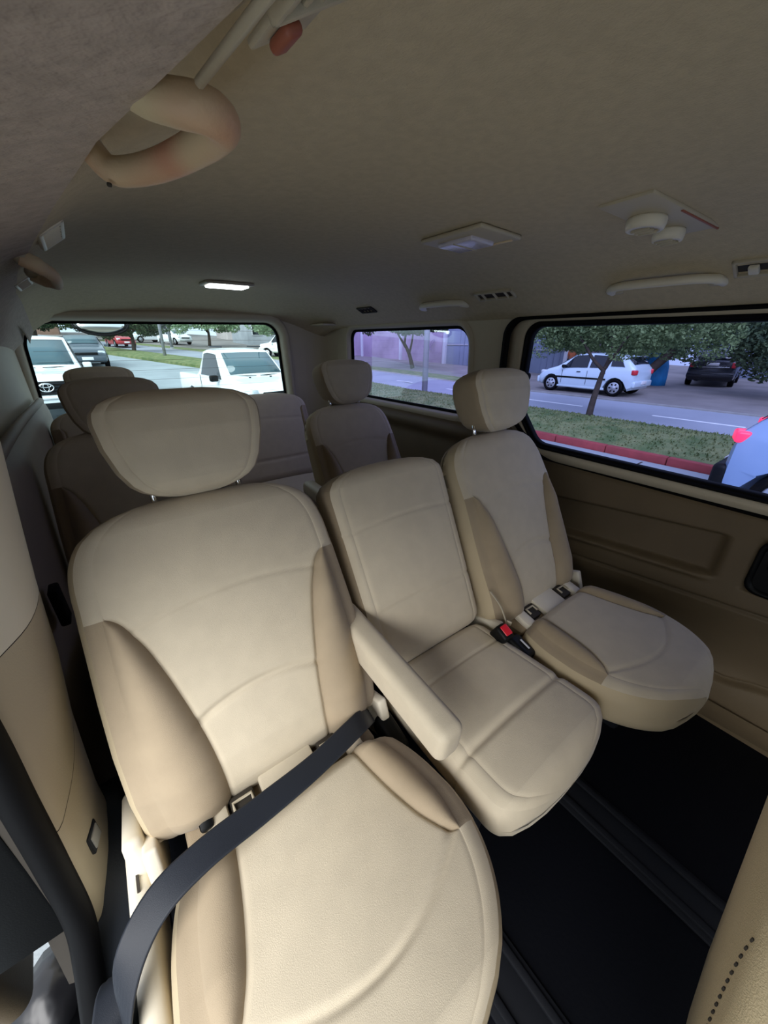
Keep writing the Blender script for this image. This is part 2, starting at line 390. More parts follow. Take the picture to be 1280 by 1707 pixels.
# door trim panel
def sstep(a, b, x):
    t = max(0, min(1, (x - a) / (b - a))); return t * t * (3 - 2 * t)
def door_in(u, v):
    y = 1.03 - 1.75 * u
    ztop = interp(y, [-.62, .80, .88, .96, 1.03], [.700, .722, .752, .825, .93])
    z = ztop * v
    x = sinterp(z, [0, .06, .14, .22, .33, .42, .50, .60, .70, .735, .76, 1.0], [1.385, 1.38, 1.385, 1.405, 1.405, 1.398, 1.405, 1.41, 1.405, 1.392, 1.40, 1.41])
    # storage pocket: a rounded recess with a lip below it
    zt = interp(y, [.19, .85], [.625, .565]); zb = interp(y, [.19, .85], [.495, .44])
    inside = sstep(zb - .004, zb + .004, z) * sstep(zt + .012, zt - .006, z) * sstep(.155, .185, y) * sstep(.90, .85, y)
    x += .03 * inside
    lip = exp(-((z - zb + .012) / .010) ** 2) * sstep(.16, .2, y) * sstep(.9, .86, y); x -= .012 * lip
    # parting lines
    zl = interp(y, [-.6, .02, .6, 1.0], [.50, .425, .365, .34]); x += .010 * exp(-((z - zl) / .006) ** 2) - .006 * sstep(zl, zl + .01, z)
    zc = sinterp(y, [-.6, -.06, .06, .18, .4, 1.0], [.22, .20, .17, .205, .215, .215]) * 1.0
    x += .012 * exp(-((z - zc) / .006) ** 2) - .012 * sstep(zc, zc - .015, z)
    # recess round the inner handle
    d = max(abs(y - .0175) / .075, abs(z - .57) / .085); x += .02 * sstep(1.05, .9, d)
    return (x, y, z)
grid('trim_panel', door_in, 175, 170, M_TRIM2, door)
hp = rpoly([(.095, .655), (-.06, .655), (-.06, .485), (.095, .485)], [.035] * 4, 6)
ring_loft('inner_handle_bezel', [[(1.406, y, z) for y, z in hp], [(1.398, y, z) for y, z in hp], [(1.398, .0175 + (y - .0175) * .86, .57 + (z - .57) * .88) for y, z in hp], [(1.425, .0175 + (y - .0175) * .8, .57 + (z - .57) * .82) for y, z in hp]], M_BLKPL, door, cap=False)
mk('handle_cup', [(1.408, .0175 + (y - .0175) * .82, .57 + (z - .57) * .84) for y, z in hp], [tuple(range(len(hp)))], M_BLKPL, door, False)
box('door_lever', (1.400, .03, .585), (.012, .07, .03), M_BLKPL, door, .005); box('lock_marker', (1.396, .050, .597), (.006, .012, .008), M_RED, door, .001)
box('window_latch', (XR - .014, .925, 1.03), (.03, .028, .030), M_BLACK, door, .012, None, 4)
# carpet step below the door
grid('floor_edge', lambda u, v: (1.36 + .03 * (1 - v) ** 2 + .012 * sin(u * 9), 2.0 - 3.5 * u, .0 + .10 * v), 40, 8, M_TRIM2, floor)

# rear wall, window, corner pillar
def w3(off):
    o = off
    return rpoly([(-.20 - o, 1.235 + o), (1.065 + o, 1.255 + o), (1.085 + o, .72 - o), (-.23 - o, .72 - o)], [.12 + o, .08 + o, .06 + o, .06 + o], 10)
def to_b(x, z): return (x, YB, z)
wall_b = plate('wall_rear', [(-.30, 1.36), (1.45, 1.36), (1.45, .0), (-.30, .0)], [w3(.028)], to_b, (0, .04, 0), M_TRIM); tag(wall_b, kind='structure')
wr_ = ring_loft('window_1', [[(x, YB + .01, z) for x, z in w3(.075)], [(x, YB - .02, z) for x, z in w3(.068)], [(x, YB - .045, z) for x, z in w3(.050)], [(x, YB - .045, z) for x, z in w3(.035)], [(x, YB - .02, z) for x, z in w3(.016)], [(x, YB + .03, z) for x, z in w3(.010)]], M_TRIM); tag(wr_, kind='structure')
ring_loft('window_seal', [[(x, YB + .02, z) for x, z in w3(.018)], [(x, YB + .016, z) for x, z in w3(.0)], [(x, YB + .04, z) for x, z in w3(.0)]], M_BLACK, wr_)
mk('pane', [(x, YB + .035, z) for x, z in w3(.012)], [tuple(range(len(w3(0))))], G_REAR, wr_, False)
bm = bmesh.new()
for k in range(9):
    z = 1.215 - k * .052
    rb(bm, (.43, YB + .0335, z), (1.24, .0006, .0012), 0)
fin(bm, 'defroster_lines', mat('defroster_brown', s(120, 96, 72), .6), wr_)
def corner(u, v):
    a = u * pi / 2; r = .17
    return (XR - r + r * cos(a) * 1.0, YB - r + r * sin(a), v * 1.30)
cpil = grid('trim_1', corner, 16, 20, M_TRIM); tag(cpil, kind='structure')
box('pillar_joint', (1.35, 2.47, 1.255), (.16, .25, .012), M_TRIM, cpil, .004)

# left wall, pillars
wall_l = plate('wall_left', [(.80, 1.16), (2.62, 1.16), (2.62, 0), (.80, 0)], [], lambda y, z: (XL, y, z), (-.04, 0, 0), M_TRIM); tag(wall_l, kind='structure')
def left_low(u, v):
    y = .84 + 1.74 * u; z = .90 * v
    x = XL + sinterp(z, [0, .3, .6, .80, .86, .895, .90], [.045, .045, .045, .045, .04, .02, -.01]) * sstep(.80, 1.2, y)
    return (x, y, z)
grid('armrest_panel', left_low, 40, 30, M_TRIM3, wall_l)
box('belt_slot', (XL + .055, 1.05, .58), (.02, .05, .10), M_BLACK, wall_l, .005)
tube('panel_edge', [(XL + .03, y, .905 - .01 * sin(y * 3)) for y in [.9 + .1 * i for i in range(17)]], .014, M_TRIM3, wall_l, 8)
# door pillar (upper cover painted lighter for the door daylight, tan lower covers with a parting line)
def pillar(u, v, z0, z1, grow=0):
    # profile in plan: from the door seal, round the inner face, back to the wall
    z = z0 + (z1 - z0) * v
    m = interp(z, [.1, .2, .37, .57, .70, .83, .95, 1.05, 1.17], [-.185, -.186, -.186, -.170, -.152, -.140, -.125, -.112, -.11])
    e = interp(z, [.1, .3, .5, .75, 1.17], [-.235, -.216, -.206, -.192, -.185])
    P = [(e - .06, .535), (e - .03, .525), (e, .53), (e + (m - e) * .45, .56), (e + (m - e) * .85, .60), (m, .65), (m - .004, .70), (m - .03, .77), (m - .08, .83), (m - .13, .86)]
    t = u * (len(P) - 1); i = min(int(t), len(P) - 2); f = t - i
    x = sinterp(t, list(range(len(P))), [p[0] for p in P]); y = sinterp(t, list(range(len(P))), [p[1] for p in P])
    return (x + grow, y, z)
pil = empty('trim_2', (-.23, .68, 0)); tag(pil, kind='structure')
def loc(o, p): o.location = (-p[0], -p[1], -p[2]); return o
PL = (-.23, .68, 0)
M_PILC = mat('pillar_cover_daylit', s(226, 220, 204), .5)  # paler than the other covers: daylight from the door put into the colour
def sm1(u): return .80 + .03 * u
def sm2(u): return .50 + .10 * sstep(.2, .8, u)
loc(grid('upper_pillar_cover', lambda u, v: pillar(u, v, sm1(u), 1.17), 30, 20, M_PILC, pil), PL)
loc(grid('middle_pillar_cover', lambda u, v: pillar(u, v, sm2(u) + .0015, sm1(u) - .0015), 30, 20, M_TRIM, pil), PL)
loc(grid('lower_pillar_cover', lambda u, v: pillar(u, v, .12, sm2(u) - .0005), 30, 20, M_TRIM, pil), PL)
loc(grid('pillar_backing', lambda u, v: pillar(u, v, .12, 1.17, -.006), 30, 20, M_SLOT, pil), PL)  # dark backing added so no daylight leaks through the cover seams
loc(box('latch_bezel', (-.1935, .580, .383), (.008, .036, .044), M_GUNM, pil, .003, RZ(-.25)), PL)
loc(box('latch_button', (-.1912, .5795, .383), (.008, .027, .032), mat('grey_button', s(176, 176, 172), .5), pil, .003, RZ(-.25)), PL)
# door opening seal
seal = tube('trim_3', smoothpts([(-.205, .512, 1.17), (-.205, .512, .8), (-.215, .512, .6), (-.222, .510, .46), (-.230, .505, .32), (-.245, .49, .22), (-.262, .46, .12), (-.268, .40, .04), (-.268, .30, -.01), (-.268, -.2, -.02), (-.268, -.8, -.02)], 8), .018, M_BLACK, None, 10, 1.2); tag(seal, kind='structure')
box('jamb_panel', (-.335, .55, .73), (.17, .05, .90), M_BLKPL, seal, .006)
sill = box('trim_4', (-.30, -.2, -.08), (.10, 1.4, .12), mat('sill_paint', s(120, 118, 112), .4), None, .01); tag(sill, kind='structure')
box('step_plate', (-.30, -.2, -.012), (.07, 1.4, .012), M_BLKPL, sill, .004)
box('step_board', (-.42, .10, -.34), (.22, 1.45, .05), M_BLKPL, sill, .01)
box('step_bracket', (-.32, .10, -.23), (.04, 1.3, .2), M_BLKPL, sill, .01)
# unseen front cabin added to cut the daylight: dashboard, left front wall
dash_blocker = box('trim_5', (.585, -1.92, .38), (1.7, .30, .90), M_GUNM, None, .06, None, 3); tag(dash_blocker, kind='structure')
wf_ = plate('wall_front_blocker', [(-1.9, 1.12), (-.62, 1.12), (-.62, 0), (-1.9, 0)], [rpoly([(-.74, 1.08), (-1.75, 1.08), (-1.80, .72), (-.74, .70)], .05, 6)], lambda y, z: (-.27, y, z), (-.04, 0, 0), M_TRIM); tag(wf_, kind='structure')
# wheel-arch cover beside the first seat
arch = ring_loft('wheel_arch_cover', [[(-.255, .66 + .20 * cos(a), .02 + .30 * sin(a)) for a in [i * pi / 16 for i in range(17)]], [(-.17, .66 + .20 * cos(a), .02 + .30 * sin(a)) for a in [i * pi / 16 for i in range(17)]], [(-.15, .66 + .17 * cos(a), .02 + .27 * sin(a)) for a in [i * pi / 16 for i in range(17)]], [(-.15, .66, .03) for i in range(17)]], M_GUNM, floor, closed=False)
# ------------------------------------------------------------------ seats
LEAN = radians(27)
def se(v, v0, v1, w_, p=2.5):
    if v <= v0: return w_
    t = min(1, (v - v0) / (v1 - v0)); return w_ * max(.0, 1 - t ** p) ** (1 / p)
def TB(z0=.42, y0=.0, lean=LEAN, t=.05):
    Vv = Vector((0, sin(lean), cos(lean))); Nn = Vector((0, -cos(lean), sin(lean)))
    O = Vector((0, y0, z0)) - Nn * t
    return lambda u, v, n: tuple(O + Vector((u, 0, 0)) + Vv * v + Nn * n)
def TC(y0, z0, tilt, t=.055):
    Vv = Vector((0, -cos(tilt), sin(tilt))); Nn = Vector((0, sin(tilt), cos(tilt)))
    O = Vector((0, y0, z0)) - Nn * t
    return lambda u, v, n: tuple(O + Vector((u, 0, 0)) + Vv * v + Nn * n)
def headrest(root, hx=0, y0=.285, z0=.885, sc=1.0, lean=radians(14)):
    def wf(v): return se(v, .128, .195, .134, 3.2) * interp(v, [0, .006, .015, .03, .06, .10, .14, .2], [.42, .54, .66, .78, .90, .985, 1.02, 1.02])
    def tf(v): return .050 * interp(v, [0, .05, .12, .19], [.85, 1.05, 1.1, .9])
    o = build_pad('headrest', root, (lambda T: (lambda u, v, n: (T(u, v, n)[0] + hx, *T(u, v, n)[1:])))(TB(z0, y0, lean, .045)), (M_SEAT, M_SEAT, M_BOL, M_BOL),
                  centre_bolster_names=('side_gusset', 'side_gusset', 'rear_gusset'), L=.193, wf=wf, tf=tf, ubf=lambda v: 1, r=.022, er=.035, NV=60, bulge=0, crown=.014, groove=.0035)
    return o
def posts(root, hr, hx, ytop, ztop, dx=.076):
    for sx in (-1, 1):
        a = Vector((hx + sx * dx, ytop - .004, ztop - .02)); b = Vector((hx + sx * dx, ytop + .012, ztop + .07))
        tube('headrest_post', [a, b], .006, M_CHROME, hr, 10)
        cup = ring_loft('post_guide', [[(a.x + q * cos(k * pi / 8) * 1.0, a.y + q * sin(k * pi / 8) * .8, a.z + h) for k in range(16)] for q, h in ((.018, .0), (.022, .017), (.020, .022), (.008, .024))], M_TRIM, hr, cap=True)
def bucket(x, y0, name_label, cat='seat', group=None, head=True, near=False, w_=1.0, hdy=0, hdz=0, hx=0):
    root = empty('passenger_seat', (x, y0, 0)); tag(root, name_label, cat, group)
    NV = 150 if near else 90
    wf = lambda v: w_ * (se(v, .41, .576, .230, 3.2) * interp(v, [0, .03, .10, .18, .27, .42], [.97, 1.0, 1.03, 1.04, 1.03, 1.0]))
    ubf = lambda v: w_ * sinterp(v, [0, .08, .15, .23, .30, .355, .40, .44], [.098, .100, .108, .124, .142, .162, .195, .3])
    b = build_pad('backrest', root, TB(.400, -.010), (M_SEAT, M_BOL, M_SIDE, M_BACKP), L=.574, wf=wf, tf=lambda v: .052 * interp(v, [0, .1, .4, .583], [.8, 1.1, 1, .62]), ubf=ubf,
                  bulge=.026, crown=.010, seams=((.365, .022, .0035, .004), (.180, .022, .006, .006)), NV=NV, er=.045, r=.035, NC=16, NB=9, groove=.005)
    if head:
        h = headrest(root, hx, .236 + hdy, .904 + hdz); posts(root, h, hx * .4, .282, .880)
    wc = lambda v: w_ * (se(v, .16, .392, .232, 2.2) * sinterp(v, [0, .04, .1, .17], [.80, .90, .97, 1.0]))
    ubc = lambda v: w_ * sinterp(v, [0, .08, .15, .20, .235, .26], [.112, .122, .136, .153, .180, .25])
    c = build_pad('cushion', root, TC(-.042, .425, radians(3)), (M_SEAT, M_BOL, M_SIDE, M_BACKP), centre_bolster_names=('side_bolster', 'side_panel', 'underside'), L=.392, wf=wc, tf=lambda v: .058, ubf=ubc,
                  bulge=.016, crown=.014, seams=((.225, .060, .0045, .005),), NV=NV, er=.04, r=.04, NC=16, NB=9, groove=.005)
    # hinge area between cushion and backrest
    bm = bmesh.new(); rb(bm, (0, .01, .378), (.36 * w_, .12, .05), .012); f = fin(bm, 'hinge_cover', M_BACKP, root, True)
    box('strap_cover', (-.0, -.022, .418), (.105, .085, .018), M_CREAM if not near else M_SEAT, root, .006, RX(.25))
    for sx in (-1, 1):
        box('anchor_slot', (sx * .085, -.018, .412), (.042, .045, .018), M_SLOT, root, .004, RX(.2))
        tube('anchor_wire', [(sx * .085 - .016, -.03, .424), (sx * .085 - .016, -.012, .428), (sx * .085 + .016, -.012, .428), (sx * .085 + .016, -.03, .424)], .003, M_TRIM, root, 6)
        box('slot_cover', (sx * .128, -.024, .416), (.036, .07, .022), M_CREAM if not near else M_SEAT, root, .007, RX(.25))
    for sx in (-1, 1):
        o = box('recliner_cover', (sx * .226 * w_, .035, .362), (.022, .13, .11), M_CREAM, root, .006, RX(-.35), 3)
        box('recliner_arm', (sx * .212 * w_, .055, .435), (.014, .045, .09), M_CREAM, root, .004, RX(-.45), 3)
    # base
    for sx in (-1, 1):
        bm = bmesh.new(); rb(bm, (sx * .12, -.17, .295), (.035, .30, .08), .012, RX(-.04)); rb(bm, (sx * .12, -.02, .14), (.03, .10, .26), .01, RX(.2)); rb(bm, (sx * .12, -.14, .14), (.03, .06, .27), .01, RX(-.1)); rb(bm, (sx * .12, -.06, .015), (.04, .24, .03), .006)
        fin(bm, 'base_bracket', M_RAIL, root, True)
    box('front_apron', (0, -.23, .295), (.26, .16, .055), M_TRIM, root, .02, RX(.12), 3)
    return root
def middle(x, y0, label, folded=False, group=None):
    root = empty('middle_seat', (x, y0, 0)); tag(root, label, 'seat', group)
    wf = lambda v: se(v, .44, .515, .188, 3) * interp(v, [0, .2, .45], [.94, .97, 1])
    T = TB(.43, .025)
    if folded: T = TB(.50, .03, radians(-78), -.05)
    build_pad('backrest', root, T, (M_SEAT, M_SEAT, M_BACKP, M_BACKP), L=.515, wf=wf, tf=lambda v: .048, ubf=lambda v: 1, bulge=0, crown=.006, seams=((.36, .010, .0035, .004), (.155, .006, .0035, .005)), NV=110, er=.045, r=.03, NC=14, NB=5, groove=.002)
    wc = lambda v: se(v, .33, .405, .186, 2.8) * interp(v, [0, .3], [.95, 1.0])
    build_pad('cushion', root, TC(.065, .432, radians(1)), (M_SEAT, M_SEAT, M_SEAT, M_BACKP), centre_bolster_names=('side_bolster', 'side_panel', 'underside'), L=.405, wf=wc, tf=lambda v: .05, ubf=lambda v: 1, bulge=0, crown=.012,
              seams=((.105, 0, .0035, .004), (.265, .0, .008, .008)), NV=110, er=.04, r=.035, NC=14, NB=5, groove=.002)
    if not folded:
        tube('pull_strap', smoothpts([(.185, .03, .53), (.20, .0, .49), (.197, -.03, .45), (.19, -.04, .47)]), .007, M_TRIM, root, 8, .35)
    for sx in (-1, 1):
        bm = bmesh.new(); rb(bm, (sx * .10, -.13, .335), (.035, .30, .06), .012); rb(bm, (sx * .10, -.20, .17), (.03, .05, .32), .01, RX(.12)); rb(bm, (sx * .10, -.02, .16), (.035, .06, .30), .01, RX(.12)); rb(bm, (sx * .10, -.08, .012), (.04, .26, .024), .006)
        fin(bm, 'base_bracket', M_TRIM if sx > 0 else M_RAIL, root, True)
    return root
seatA1 = bucket(.115, .47, 'nearest beige passenger seat, large tan side bolsters, black belt across its cushion', near=True)
box('armrest', (.225, -.028, .548), (.058, .37, .078), M_SEAT, seatA1, .018, RX(.10), 5)
box('armrest_pivot', (.205, .10, .50), (.05, .07, .07), M_CREAM, seatA1, .015)
bm = bmesh.new(); rb(bm, (-.252, -.10, .325), (.034, .44, .13), .014, RX(-.02), 3); rb(bm, (-.246, .06, .37), (.030, .13, .12), .012, RX(-.3), 3)
fin(bm, 'side_shield', M_CREAM, seatA1, True)
box('shield_slot', (-.252, .0, .391), (.004, .05, .003), M_SLOT, seatA1, 0)
seatA2 = middle(.555, .47, 'narrow middle seat without headrest, between the two nearest-row headrest seats')
seatA3 = bucket(.975, .47, 'beige passenger seat beside the right door window, two slots behind its cushion', w_=.95, hx=.036)
seatB1 = bucket(.045, 1.25, 'second-row seat directly behind the nearest seat, only headrest and shoulder showing', hdy=.0, hdz=-.03)
seatB3 = bucket(.91, 1.25, 'second-row beige seat with headrest in front of the small side window', w_=.95, hx=.022)
seatB2 = middle(.475, 1.25, 'second-row middle seat with its backrest folded down flat', folded=True)
box('armrest', (-.265, .0, .575), (.055, .34, .06), M_CREAM, seatB3, .018, RX(.05), 4)
# rear bench
bench = empty('rear_bench', (.44, 2.03, 0)); tag(bench, 'rearmost bench seat with two wide backrests below the rear window', 'seat')
for (cx, hw) in ((-.35, .29), (.28, .32)):
    T0 = TB(.40, .0, radians(22)); T = (lambda cx, T0: (lambda u, v, n: (T0(u, v, n)[0] + cx, *T0(u, v, n)[1:])))(cx, T0)
    build_pad('backrest', bench, T, (M_SEAT, M_BOL, M_SIDE, M_BACKP), L=.53, wf=lambda v, hw=hw: se(v, .42, .535, hw, 2.6), tf=lambda v: .055, ubf=lambda v, hw=hw: hw - interp(v, [0, .1, .42, .45], [.07, .065, .05, 0]),
              bulge=.012, crown=.006, seams=((.135, .0, .007, .007), (.36, .01, .004, .005)), NV=70, er=.05, r=.035, NC=16, NB=6)
    T1 = TC(.0, .42, radians(3)); T2 = (lambda cx, T1: (lambda u, v, n: (T1(u, v, n)[0] + cx, *T1(u, v, n)[1:])))(cx, T1)
    build_pad('cushion', bench, T2, (M_SEAT, M_BOL, M_SIDE, M_BACKP), centre_bolster_names=('side_bolster', 'side_panel', 'underside'), L=.44, wf=lambda v, hw=hw: se(v, .32, .445, hw, 2.6), tf=lambda v: .06, ubf=lambda v, hw=hw: hw - .06, NV=50, NC=10, NB=5)
    bm = bmesh.new(); rb(bm, (cx, -.2, .33), (.5, .36, .06), .01)
    for qx in (-.2, .2): rb(bm, (cx + qx, -.2, .15), (.05, .34, .32), .01)
    fin(bm, 'base_bracket', M_TRIM, bench, True)
h = headrest(bench, -.40, .190, .872); posts(bench, h, -.40, .235, .872)
# front-row seat back at the lower right
fs = empty('front_seat', (.585, -.185, 0)); tag(fs, 'front-row seat back in woven beige mesh with dark stitching, at lower right corner', 'seat')
wfF = lambda v: se(v, .28, .56, .345, 2.2) * interp(v, [0, .15, .3], [.9, 1, 1])
build_pad('backrest', fs, TB(.18, .03, radians(7), -.04), (M_MESH, M_MESH, M_MESH, M_MESH), L=.56, wf=wfF, tf=lambda v: .05, ubf=lambda v: 1, NV=60, er=.06, r=.045, crown=.01, groove=.001, back_crown=.02)

Tf = TB(.18, .03, radians(7), -.04)
for i in range(26):
    v = .20 + i * .011; wv = wfF(v) - .045; u = -.262 + .05 * ((v - .2) / .3) ** 2
    p = Tf(u, v, -.0505 - .02 * (1 - (u / wv) ** 2)); box('stitch', p, (.0025, .002, .006), M_SLOT, fs, .0006, None, 1)
# ------------------------------------------------------------------ belts and cabin fittings
def ribbon(name, pts, wd, width, th, m, parent=None, k=6):
    P = smoothpts(pts, k); W = smoothpts(wd, k); V = []; Fc = []
    n = 15
    for i, (p, d) in enumerate(zip(P, W)):
        d = d.normalized(); a = P[max(i - 1, 0)]; b = P[min(i + 1, len(P) - 1)]; t = (b - a).normalized(); nrm = t.cross(d).normalized()
        for side in (1, -1):
            for q in range(n):
                f = (q / (n - 1) - .5) * side; rdg = .0011 * (1 if q % 2 else 0)
                V.append(p + d * f * width + nrm * side * (th / 2 + rdg))
    M_ = 2 * n
    for i in range(len(P) - 1):
        for q in range(M_): Fc.append((i * M_ + q, i * M_ + (q + 1) % M_, (i + 1) * M_ + (q + 1) % M_, (i + 1) * M_ + q))
    Fc.append(tuple(range(M_))[::-1]); Fc.append(tuple((len(P) - 1) * M_ + q for q in range(M_)))
    return mk(name, V, Fc, m, parent)
belt = empty('seat_belt', (-.17, .36, 0)); tag(belt, 'black seat belt lying diagonally across the cushion of the nearest seat', 'seat belt')
BO = Vector((-.17, .36, 0))
def bl(p): return tuple(Vector(p) - BO)
ribbon('webbing', [bl(p) for p in [(.315, .475, .40), (.262, .432, .462), (.15, .405, .472), (.05, .392, .478), (-.04, .380, .488), (-.105, .365, .480), (-.150, .335, .445), (-.168, .305, .37), (-.172, .30, .26), (-.172, .31, .10)]],
       [(.1, .9, .1), (.1, 1, .05), (.1, 1, .0), (.05, 1, .1), (-.1, 1, .1), (-.3, 1, .25), (-.4, .9, .5), (.0, 1, .1), (.1, 1, 0), (.1, 1, 0)], .044, .0022, M_BELT, belt)
ribbon('webbing', [bl(p) for p in [(-.172, .385, .36), (-.175, .365, .375), (-.185, .32, .37), (-.195, .285, .32), (-.20, .28, .2), (-.20, .29, .03)]],
       [(1, 0, 0.2), (1, .2, .1), (.9, .5, 0), (.9, .5, 0), (.9, .5, 0), (.9, .4, 0)], .052, .0022, M_BELT, belt)
bm = bmesh.new(); rb(bm, bl((-.165, .335, .20)), (.030, .07, .26), .014, RX(.1), 3); rb(bm, bl((-.172, .33, .345)), (.034, .06, .05), .014, RX(.3), 3)
fin(bm, 'anchor_stalk', M_GUNM, belt, True)
box('anchor_bolt', bl((-.147, .33, .30)), (.006, .022, .022), M_BLKPL, belt, .002)
b1 = empty('belt_buckle', (.735, .44, 0)); tag(b1, 'black belt buckle with red release button beside the middle seat', 'belt buckle')
box('housing', (-.018, -.005, .43), (.036, .045, .085), M_BLKPL, b1, .010, RX(.5) @ RY(-.2), 3)
box('release_button', (-.021, -.022, .464), (.024, .030, .012), M_RED, b1, .004, RX(.5) @ RY(-.2), 3)
box('stalk', (.0, .03, .33), (.03, .03, .15), M_BLKPL, b1, .008, RX(.35))
b2 = empty('belt_buckle', (.745, .39, 0)); tag(b2, 'second black belt buckle with white printed label, in the gap before the window-side seat', 'belt buckle')
box('housing', (0, 0, .40), (.05, .07, .05), M_BLKPL, b2, .010, RX(.3) @ RY(.25), 3)
box('printed_label', (.006, -.012, .4272), (.006, .030, .0012), M_WHITEPL, b2, 0, RX(.3) @ RY(.25))
box('stalk', (0, .04, .31), (.03, .03, .14), M_BLKPL, b2, .008, RX(.3))
b3 = empty('belt_buckle', (.34, .44, 0)); tag(b3, 'black belt stalk in the gap between nearest seat and middle seat', 'belt buckle')
box('housing', (0, -.01, .36), (.04, .09, .05), M_BLKPL, b3, .012, RX(.3), 3); box('stalk', (0, -.06, .30), (.035, .06, .10), M_BLKPL, b3, .012, RX(-.2), 3)
b4 = empty('belt_buckle', (-.03, .47, 0)); tag(b4, 'small black buckle tip poking out below the nearest backrest', 'belt buckle')
box('housing', (0, .0, .43), (.022, .05, .03), M_BLKPL, b4, .006, RX(.5)); box('stalk', (0, .03, .37), (.02, .02, .10), M_BLKPL, b4, .005, RX(.4))

def handle(name, label, grp, a, b, out, rad, m, mount=.022, n=14, flat=.75):
    """grab handle from a to b standing off along out"""
    a, b, out = Vector(a), Vector(b), Vector(out); c = (a + b) / 2; root = empty(name, c); tag(root, label, 'handle', grp)
    d = (b - a); k = d.normalized(); A = a - c; Bv = b - c
    pts = smoothpts([A, A + out * .55 + k * .003, A + out * .95 + k * .03, A * .45 + Bv * 0 + out * 1.12 + A * 0, Bv * .45 + out * 1.12, Bv + out * .95 - k * .03, Bv + out * .55 - k * .003, Bv], 6)
    L_ = len(pts); rr = [rad * (1.15 if (i < 8 or i > L_ - 9) else 1.0) for i in range(L_)]
    tube('grip', pts, rr, m, root, n, flat)
    for q, s_ in ((A, 1), (Bv, -1)):
        box('mount', q + k * s_ * .008, (mount, mount * 2.0, mount * .9), M_TRIM, root, mount * .4, None, 3)
    return root
# large handle over the open door, close to the camera
gh = empty('grab_handle', (.05, .41, 1.29)); tag(gh, 'large padded grab handle close above the open side door, pinkish beige', 'handle')
def gl(p): return tuple(Vector(p) - Vector((.05, .41, 1.29)))
pp = smoothpts([(.062, .382, 1.325), (.072, .370, 1.310), (.088, .351, 1.302), (.104, .340, 1.299), (.1165, .346, 1.298), (.119, .366, 1.298), (.112, .40, 1.298), (.096, .448, 1.298), (.078, .483, 1.299), (.062, .500, 1.302), (.050, .505, 1.318)], 8)
pp = [Vector(gl(p)) for p in pp]
M_GH = mat('grab_handle_worn', s(196, 146, 118), .55, col2=s(206, 190, 154), vscale=12, bump=.25, bscale=260, detail=1)
tube('grip', pp, [.0122 + .0018 * exp(-((i / len(pp) - .32) / .22) ** 2) for i in range(len(pp))], M_GH, gh, 20, .9)
box('mount_cap', gl((.052, .512, 1.322)), (.02, .028, .016), M_HANDLE, gh, .009, None, 3)
box('mount_cap', gl((.060, .384, 1.332)), (.024, .024, .012), M_HANDLE, gh, .009, None, 3)
box('screw_cap', gl((.058, .492, 1.288)), (.004, .004, .003), M_SLOT, gh, .001)
handle('grab_handle', 'small grab handle at far left above the second row', None, (-.045, 1.02, 1.295), (-.045, 1.24, 1.295), (.035, 0, -.018), .014, M_HANDLE)
handle('grab_handle', 'grab handle on the ceiling edge above the large side window', None, (1.338, .365, 1.297), (1.338, .625, 1.297), (-.052, 0, .004), .013, M_CREAM)
handle('grab_handle', 'grab handle on the ceiling edge above the small side window', None, (1.338, 1.21, 1.299), (1.338, 1.46, 1.299), (-.052, 0, .004), .014, M_CREAM)

def vent(label, c, rot, sx, sy, nsl, m, along='y', t=.008):
    root = empty('air_vent', c); root.rotation_euler = rot; tag(root, label, 'vent')
    bm = bmesh.new()
    for a in (-1, 1): rb(bm, (a * (sx / 2 - t / 2), 0, 0), (t, sy, .010), .003); rb(bm, (0, a * (sy / 2 - t / 2), 0), (sx, t, .010), .003)
    fin(bm, 'frame', m, root, True)
    box('dark_backing', (0, 0, .004), (sx - t, sy - t, .003), M_SLOT, root, 0)
    for i in range(nsl):
        f = (i + .5) / nsl - .5
        box('slat', (0, f * (sy - 2 * t), .0) if along == 'y' else (f * (sx - 2 * t), 0, 0), (sx - t, .006, .008) if along == 'y' else (.0035, sy - t, .006), m, root, .001, RX(.5) if along == 'y' else RY(.5))
    return root
def cv(label, x, y, sx, sy, n, m, rz=0, drop=.003, along='y', t=.008):
    return vent(label, (x, y, ceil_z(x, y) - drop), (0, ceil_tilt(x, y), rz), sx, sy, n, m, along, t)
v1 = cv('slatted ceiling vent at the top edge with a red-brown lever', .156, .166, .072, .19, 5, M_TRIM, radians(4), .003, 'x', .005)
box('lever', (-.020, .106, -.006), (.012, .022, .007), M_REDBR, v1, .004, None, 3); box('lever_plate', (-.012, .108, -.0), (.044, .030, .005), M_TRIM, v1, .002)
tube('trim_edge', [(-.052, -.12, -.004), (-.054, .0, -.004), (-.057, .150, .0)], .0030, M_TRIM, v1, 8)
cv('small slatted vent at far left just ahead of the little handle', .008, .92, .045, .13, 6, M_CREAM)
cv('tiny slatted vent at far left nearest the rear window', -.085, 1.62, .045, .15, 6, M_CREAM)
cv('oblong vent between the two right-hand grab handles', 1.290, 1.035, .05, .17, 3, M_TRIM)
cv('small square dark vent above the small side window', 1.295, 1.89, .05, .14, 4, M_SLOT)
sw = cv('switch plate at the right edge of the ceiling rail', 1.290, .255, .06, .17, 1, M_TRIM)
box('switch', (0, .045, -.006), (.026, .02, .01), M_CREAM, sw, .003); box('switch', (0, -.02, -.006), (.03, .05, .012), M_TRIM, sw, .005)

